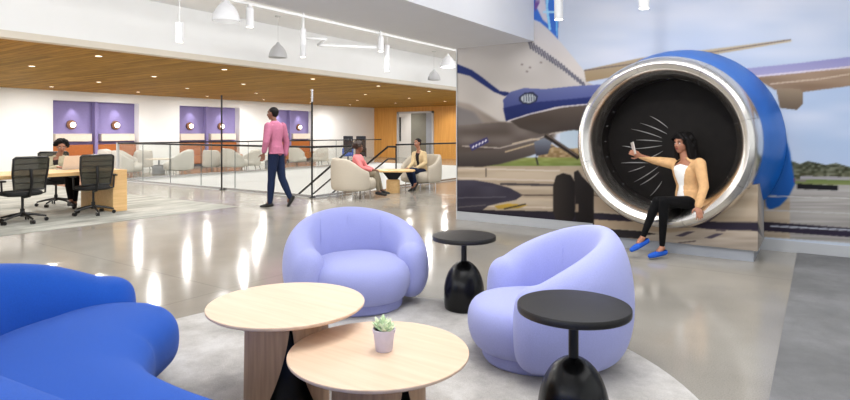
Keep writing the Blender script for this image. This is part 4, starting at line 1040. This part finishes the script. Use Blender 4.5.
def hairdo(t, root, hc, f, u, kind, m, s=1.0, vox=.008):
    hc = hc-root; f = unit(f); r = f.cross(u).normalized(); u = r.cross(f).normalized(); h = MB(); random.seed(11)
    h.ell(hc+u*.04*s-f*.026*s, .083*s, .1*s, .09*s, r, f, u)
    if kind == 'short': h.ell(hc+u*.01*s-f*.05*s, .076*s, .066*s, .08*s, r, f, u)
    if kind in ('long', 'bob'):
        h.ell(hc+u*.0*s-f*.06*s, .09*s, .075*s, .12*s, r, f, u)
        for q in (-1, 1):
            for k in range(4):
                rr_ = random.uniform(-.008, .008)
                a = hc+u*(.05-.03*k)*s-f*(.0+.028*k)*s+r*q*(.072+.006*k)*s; dn = (.20 if kind == 'long' else .12)
                b_ = hc-u*(dn-.01*k)*s-f*(.035+.025*k)*s+r*q*(.082+rr_+.004*k)*s
                h.cone(a, .026*s, b_, .03*s)
        for k in range(7):
            x = (k-3)*.026; h.cone(hc+u*.02*s-f*.09*s+r*x*s, .036*s, hc-u*(.20 if kind == 'long' else .12)*s-f*(.085+.01*math.cos(k))*s+r*x*1.05*s, .032*s)
        for k in range(40):      # loose waves
            az = random.uniform(-2.3, 2.3); e = random.uniform(-1.1, 1.0); dd = (-f*math.cos(az)+r*math.sin(az))*math.cos(e)+u*math.sin(e)
            if dd.dot(f) > -.1 or e > .75: continue
            h.ell(hc+u*.0-f*.035*s+Vector((dd.x*.1, dd.y*.1, dd.z*.13))*s, .03*s, .03*s, .036*s, seg=10, n=6)
        h.cone(hc+u*.095*s+f*.04*s-r*.01*s, .024*s, hc+u*.05*s+f*.05*s-r*.066*s, .02*s); h.cone(hc+u*.1*s+f*.03*s, .028*s, hc+u*.05*s+f*.045*s+r*.07*s, .022*s)
    if kind == 'curly':
        for k in range(46):
            a = random.uniform(0, 2*PI); e = random.uniform(-.35, 1.5); d = r*math.cos(a)*math.cos(e)+f*math.sin(a)*math.cos(e)+u*math.sin(e)
            if d.dot(f) > .5 and e < .75: continue
            h.ell(hc+u*.03*s-f*.02*s+d*.105*s, .036*s, .036*s, .036*s, seg=10, n=6)
    if kind == 'bun':
        h.ell(hc+u*.005*s-f*.055*s, .076*s, .062*s, .085*s, r, f, u); h.ell(hc+u*.06*s-f*.12*s, .04*s, .035*s, .04*s, r, f, u)
    def cut(p):      # keep the face clear
        q = p-hc; return q.dot(f) > .045*s and q.dot(u) < .058*s and abs(q.dot(r)) < .068*s
    return remeshed(h, 'hair', m, t, vox, 2, cut=cut)

Z = Vector((0, 0, 1))
def at(px, py, d): return PD(px, py, d)
# ---- the woman sitting in the engine, taking a selfie
y = 6.72
pel = PY(688, 200, 6.84); neck = PY(686, 158.5, 6.86); hd = PY(681.5, 144, 6.84)
J = dict(pel=pel, neck=neck, head=hd+Vector((0, 0, .005)), face=W(-.86, -.42, -.06), up=W(-.04, .0, 1), front=W(-.62, -.78, 0),
         sh_r=PY(674.5, 164, 6.93), sh_l=PY(699.5, 164, 6.74), el_r=PY(655.5, 160.5, 6.88), wr_r=PY(640, 155.5, 6.80),
         el_l=PY(704, 187, 6.66), wr_l=PY(698, 207, 6.56), hip_r=PY(681, 203, 6.90), hip_l=PY(693, 203, 6.78),
         kn_r=PY(657, 201, 6.44), kn_l=PY(664, 201, 6.40), an_r=PY(642.5, 238, 6.40), an_l=PY(662, 248, 6.47),
         hd_r=W(-.9, -.1, .38), hd_l=W(-.05, -.5, -.8), pn_r=W(.1, .9, .1), pn_l=W(-.1, .75, -.55), ft_r=W(-.93, -.2, -.38), ft_l=W(-.93, -.36, -.05))
C = dict(skin='skin_mid', top='camel', inner='white_top', pants='black_pants', shoe='shoe_blue', top_name='jacket', open=.1, hem=.06, collar=True, curl_r=.75, curl_l=.22, cuff=.92, leg_g=-.002, lowshoe=True, sleeve=.93, thumb_pos='r')
t, JL, root = figure('person', 'woman in a camel blazer and black trousers sitting in the engine, holding up a phone', J, C, .93, .0065)
hairdo(t, root, J['head'], J['face'], J['up'], 'long', 'hair_black', 1.03, .0065)
lap = MB()      # lapels of the blazer
phc = J['wr_r']+unit(W(-.9, -.1, .38))*.085+Vector((0, 0, .05))
ph = MB(); ph.box(-.036, -.004, -.07, .036, .004, .07); ph.box(-.030, -.006, .035, -.008, -.004, .06, 1)
po = ph.build('smartphone', ['laptop', 'screen'], smooth=False, loc=phc); po.rotation_euler = (rad(-8), rad(12), face(.5, -.86)+rad(62)); tag(po, 'slim phone held up in the hand of the woman in the engine', 'phone')

# ---- man walking away from the camera to the left
d = 10.42
J = dict(pel=at(276, 152.5, d), neck=at(274.5, 121.5, d), head=at(272.5, 113.8, d), face=W(-.97, .2, -.03), up=W(-.05, 0, 1), front=W(-.85, .52, 0),
         sh_r=at(282.3, 126.5, d+.14), sh_l=at(268.5, 126.5, d-.15), el_r=at(286.5, 143, d+.2), wr_r=at(285, 157.5, d+.16),
         el_l=at(266, 142, d-.24), wr_l=at(263.5, 154, d-.22), hip_r=at(278.5, 154, d+.08), hip_l=at(273.5, 154, d-.08),
         kn_r=at(282, 178, d+.08), kn_l=at(271.5, 178.5, d-.06), an_r=at(290, 197, d+.06), an_l=at(270, 202, d-.05),
         hd_r=W(-.1, 0, -1), hd_l=W(-.15, 0, -1), pn_r=W(0, 1, 0), pn_l=W(0, -1, 0), ft_r=W(-.55, .1, -.8), ft_l=W(-.97, .2, -.06))
C = dict(skin='skin_dark', top='pink_shirt', pants='navy', shoe='shoe_black', top_name='shirt', hem=.03, collar=True, curl_r=.45, curl_l=.6, sleeve=.75, cuff=1.0, leg_g=.014, top_g=.02, thumb_pos='l')
t, JL, root = figure('person', 'man in a pink shirt and navy trousers walking past the glass railing', J, C, 1.0, .009)
hairdo(t, root, J['head'], J['face'], J['up'], 'short', 'hair_black', .95, .009)

# ---- woman in the pink top, seated left of the oak table, back to us
d = 12.0
J = dict(pel=at(357.5, 175, d+.05), neck=at(357.5, 154.3, d+.08), head=at(358.5, 147.6, d+.08), face=W(.92, .35, -.1), up=W(.02, 0, 1), front=W(.93, .36, 0),
         sh_r=at(356, 157.5, d-.1), sh_l=at(359.5, 157.2, d+.24), el_r=at(361, 167.5, d-.16), wr_r=at(371.5, 170, d-.08),
         el_l=at(366, 167, d+.3), wr_l=at(373, 169.5, d+.16), hip_r=at(358.5, 176, d-.03), hip_l=at(360, 175.5, d+.14),
         kn_r=at(375, 173.5, d-.06), kn_l=at(376.5, 173, d+.16), an_r=at(378.5, 191, d-.06), an_l=at(381.5, 189.5, d+.18),
         hd_r=W(.9, .3, -.1), hd_l=W(.9, -.1, -.1), pn_r=W(0, 0, -1), pn_l=W(0, 0, -1), ft_r=W(.97, .15, -.12), ft_l=W(.97, .15, -.1))
C = dict(skin='skin_dark', top='rose_top', pants='khaki', shoe='shoe_black', top_name='shirt', sleeve=.9, hem=.0, thumb_pos='r')
t, JL, root = figure('person', 'woman in a pink top and khaki trousers sitting in the left barrel chair', J, C, .93, .01)
hairdo(t, root, J['head'], J['face'], J['up'], 'curly', 'hair_brown', .95, .01)

# ---- woman in the tan blazer, seated right of the oak table
d = 13.75
J = dict(pel=at(420.5, 171, d), neck=at(419, 150.3, d+.04), head=at(417.3, 143.2, d), face=W(-.62, -.78, -.05), up=W(-.05, 0, 1), front=W(-.66, -.75, 0),
         sh_r=at(414.5, 154, d+.13), sh_l=at(424, 153.8, d-.05), el_r=at(412.8, 163.5, d-.05), wr_r=at(408, 168.3, d-.25),
         el_l=at(425.5, 163, d-.12), wr_l=at(416.5, 168, d-.32), hip_r=at(418, 172.5, d-.05), hip_l=at(423, 172.5, d-.03),
         kn_r=at(408, 171.5, d-.42), kn_l=at(411.5, 169.8, d-.5), an_r=at(413.5, 186.3, d-.4), an_l=at(415.5, 183, d-.52),
         hd_r=W(-.8, -.4, -.2), hd_l=W(-.9, -.3, -.1), pn_r=W(0, 0, -1), pn_l=W(0, 0, -1), ft_r=W(-.8, -.5, -.3), ft_l=W(-.5, -.4, -.75))
C = dict(skin='skin_mid', top='beige_blazer', inner='dark_top', pants='navy', shoe='shoe_black', top_name='jacket', open=.06, hem=.03, sleeve=.95, thumb_pos='r')
t, JL, root = figure('person', 'woman in a tan blazer and dark trousers sitting cross-legged in the right barrel chair', J, C, .93, .01)
hairdo(t, root, J['head'], J['face'], J['up'], 'bun', 'hair_black', .92, .01)

# ---- woman with the laptop at the desk
d = 10.35
hdp = at(61.5, 146.8, d)
J = dict(pel=at(57, 178, d+.12), neck=at(58.5, 155.2, d+.04), head=hdp, face=W(.55, -.78, -.28), up=W(.1, -.1, 1), front=W(.5, -.86, 0),
         sh_r=at(50.5, 160, d-.02), sh_l=at(67, 159.2, d+.1), el_r=at(47.5, 170, d-.12), wr_r=at(57.5, 166.8, d-.36),
         el_l=at(71, 169, d), wr_l=at(68, 167.2, d-.3), hip_r=at(54, 179, d+.06), hip_l=at(61, 179, d+.08),
         kn_r=at(68, 178, d-.28), kn_l=at(76, 178, d-.12), an_r=at(70.5, 200, d-.36), an_l=at(75, 202, d-.2),
         hd_r=W(.75, -.5, 0), hd_l=W(.2, -.9, 0), pn_r=W(0, 0, -1), pn_l=W(0, 0, -1), ft_r=W(.75, -.5, -.1), ft_l=W(.4, -.85, -.1))
C = dict(skin='skin_mid', top='sage_jacket', inner='dark_top', pants='black_pants', shoe='shoe_black', top_name='jacket', open=.05, sleeve=.93, thumb_pos='r', curl_r=.2, curl_l=.2)
t, JL, root = figure('person', 'woman in a pale jacket with curly dark hair working on the laptop at the desk', J, C, .95, .01)
hairdo(t, root, J['head'], J['face'], J['up'], 'curly', 'hair_black', .95, .01)

# ================================================================== LIGHT AND CAMERA
def area(name, loc, size, power, rot=(0, 0, 0), col=(1, 1, 1), sy=None, spread=180):
    l = bpy.data.lights.new(name, 'AREA'); l.energy = power; l.color = col; l.size = size; l.spread = rad(spread)
    if sy: l.shape = 'RECTANGLE'; l.size_y = sy
    o = bpy.data.objects.new(name, l); COL.objects.link(o); o.location = loc; o.rotation_euler = rot; return o
K = 1.0
area('lounge_fill', (-1.2, 2.6, ZT-.05), 2.6, 110*K, sy=5)  # unseen area light added to brighten the lounge
area('right_fill', (2.2, 3.5, ZT-.05), 2.4, 60*K, sy=5)  # added fill for the right side, no fixture modelled
for x_, y_, z_ in ((-7.5, 4.4, 2.96), (-7.5, 6.0, 3.0), (-7.6, 7.2, 2.62), (-7.5, 9.3, 3.0), (-7.6, 9.0, 2.62), (-7.4, 11.7, 3.0), (-7, 2.4, 3.0), (-6.6, .6, 3.0), (-6, 3.4, 3.0), (-6, 6.4, 3.0)):
    l_ = area('hall_downlight', (x_, y_, z_), .16, 16*K); l_.data.shape = 'DISK'
area('hall_fill', (-7.2, 18, ZT-.03), 4.4, 110*K, sy=13)  # added fill for the far part of the hall
area('mural_fill', (-.6, 5.7, ZT-.06), 6, 40*K, (rad(35), 0, 0), sy=.4)  # unseen area light added to brighten the mural
area('window_daylight', (-3, -4.1, 1.8), 12, 190*K, (rad(90), 0, 0), (.95, .97, 1), 2.2)
warm = (1, .98, .95)
for x in (-10.9, -13.7, -16.45, -19.3):
    for y in (2.6, 5.3, 8.0, 10.7, 13.4, 16.1, 18.8, 21.5):
        l_ = area('oak_downlight', (x, y, ZW-.015), .1, 44*K, col=warm); l_.data.shape = 'DISK'
area('stairwell_light', (-12.6, 14, -.4), 6, 30*K, sy=10)
area('bulkhead_fill', (-4.72, 6, 3.25), .5, 190*K, (0, rad(90), 0), sy=14)  # hidden area light added beside the beam to brighten the bulkhead
area('bulkhead_fill', (-4.72, 17, 3.25), .5, 60*K, (0, rad(90), 0), sy=8)  # same added bulkhead light, farther along the beam
area('upward_fill', (-7.2, 6, 2.9), 1, 60*K, (PI, 0, 0), sy=14)  # unseen upward light added to brighten the hall ceiling and walls
area('upward_fill', (-1, 4, 2.9), 1, 50*K, (PI, 0, 0), sy=4)  # unseen upward light added over the lounge for the beam
area('far_hall_light', (-9, 22.5, ZW-.03), 5, 90*K, col=warm, sy=2)
def sp(loc, tgt, e, ang, col=(1, 1, 1), blend=.6, size=.04):
    l = bpy.data.lights.new('spot', 'SPOT'); l.energy = e; l.spot_size = rad(ang); l.spot_blend = blend; l.shadow_soft_size = size; l.color = col
    o = bpy.data.objects.new('spot', l); COL.objects.link(o); o.location = loc
    o.rotation_euler = (Vector(tgt)-Vector(loc)).to_track_quat('-Z', 'Y').to_euler(); return o
for a, m_, b_ in niches:
    for y0, y1 in ((a, m_), (m_, b_)):
        yc = (y0+y1)/2; sp((XL-ND+.22, yc, 2.42), (XL-ND+.02, yc, 1.2), 34, 75, (1, .98, .96), .9)
for x, y in ((-19.6, 4), (-19.6, 10.5), (-19.6, 16), (-19.6, 21)): sp((x, y, ZW-.03), (x-1, y, 1), 90, 110, warm, 1, .1)
for x in (-18, -15.6, -13, -11): sp((x, YF-1.2, ZW-.03), (x, YF, 1), 90, 95, warm, 1, .08)
# added spots brightening lounge and engine, then light of the mural pendants
c = W(.2, 3.2); sp((c.x, c.y, ZT-.1), W(-.2, 3.0), 85, 80, (1, .98, .95), .8, .12)
sp((-1.2, 3.6, ZT-.1), (-1.5, 6.7, 1.2), 160, 70, (1, .98, .95), .8, .1)
sp((-2.5, 6.3, 2.62), (-2.5, 6.6, 0), 25, 70, (1, .98, .95), .8, .05); sp((-1.5, 6.0, 2.6), (-1.5, 6.2, 0), 25, 70, (1, .98, .95), .8, .05)

w = bpy.data.worlds.new('world'); bpy.context.scene.world = w; w.use_nodes = True
w.node_tree.nodes['Background'].inputs[0].default_value = (.95, .97, 1, 1); w.node_tree.nodes['Background'].inputs[1].default_value = 1.3
cam = bpy.data.cameras.new('camera'); co = bpy.data.objects.new('camera', cam); COL.objects.link(co)
co.location = (0, 0, H); co.rotation_euler = (PI/2, 0, YAW); cam.sensor_width = 36; cam.lens = 36*F/850; cam.shift_y = -(200-HY)/850
cam.clip_start = .05; cam.clip_end = 100
sc_ = bpy.context.scene; sc_.camera = co
sc_.view_settings.view_transform = 'Standard'; sc_.view_settings.look = 'None'; sc_.view_settings.gamma = 1; sc_.view_settings.exposure = 0
sc_.view_settings.use_curve_mapping = False
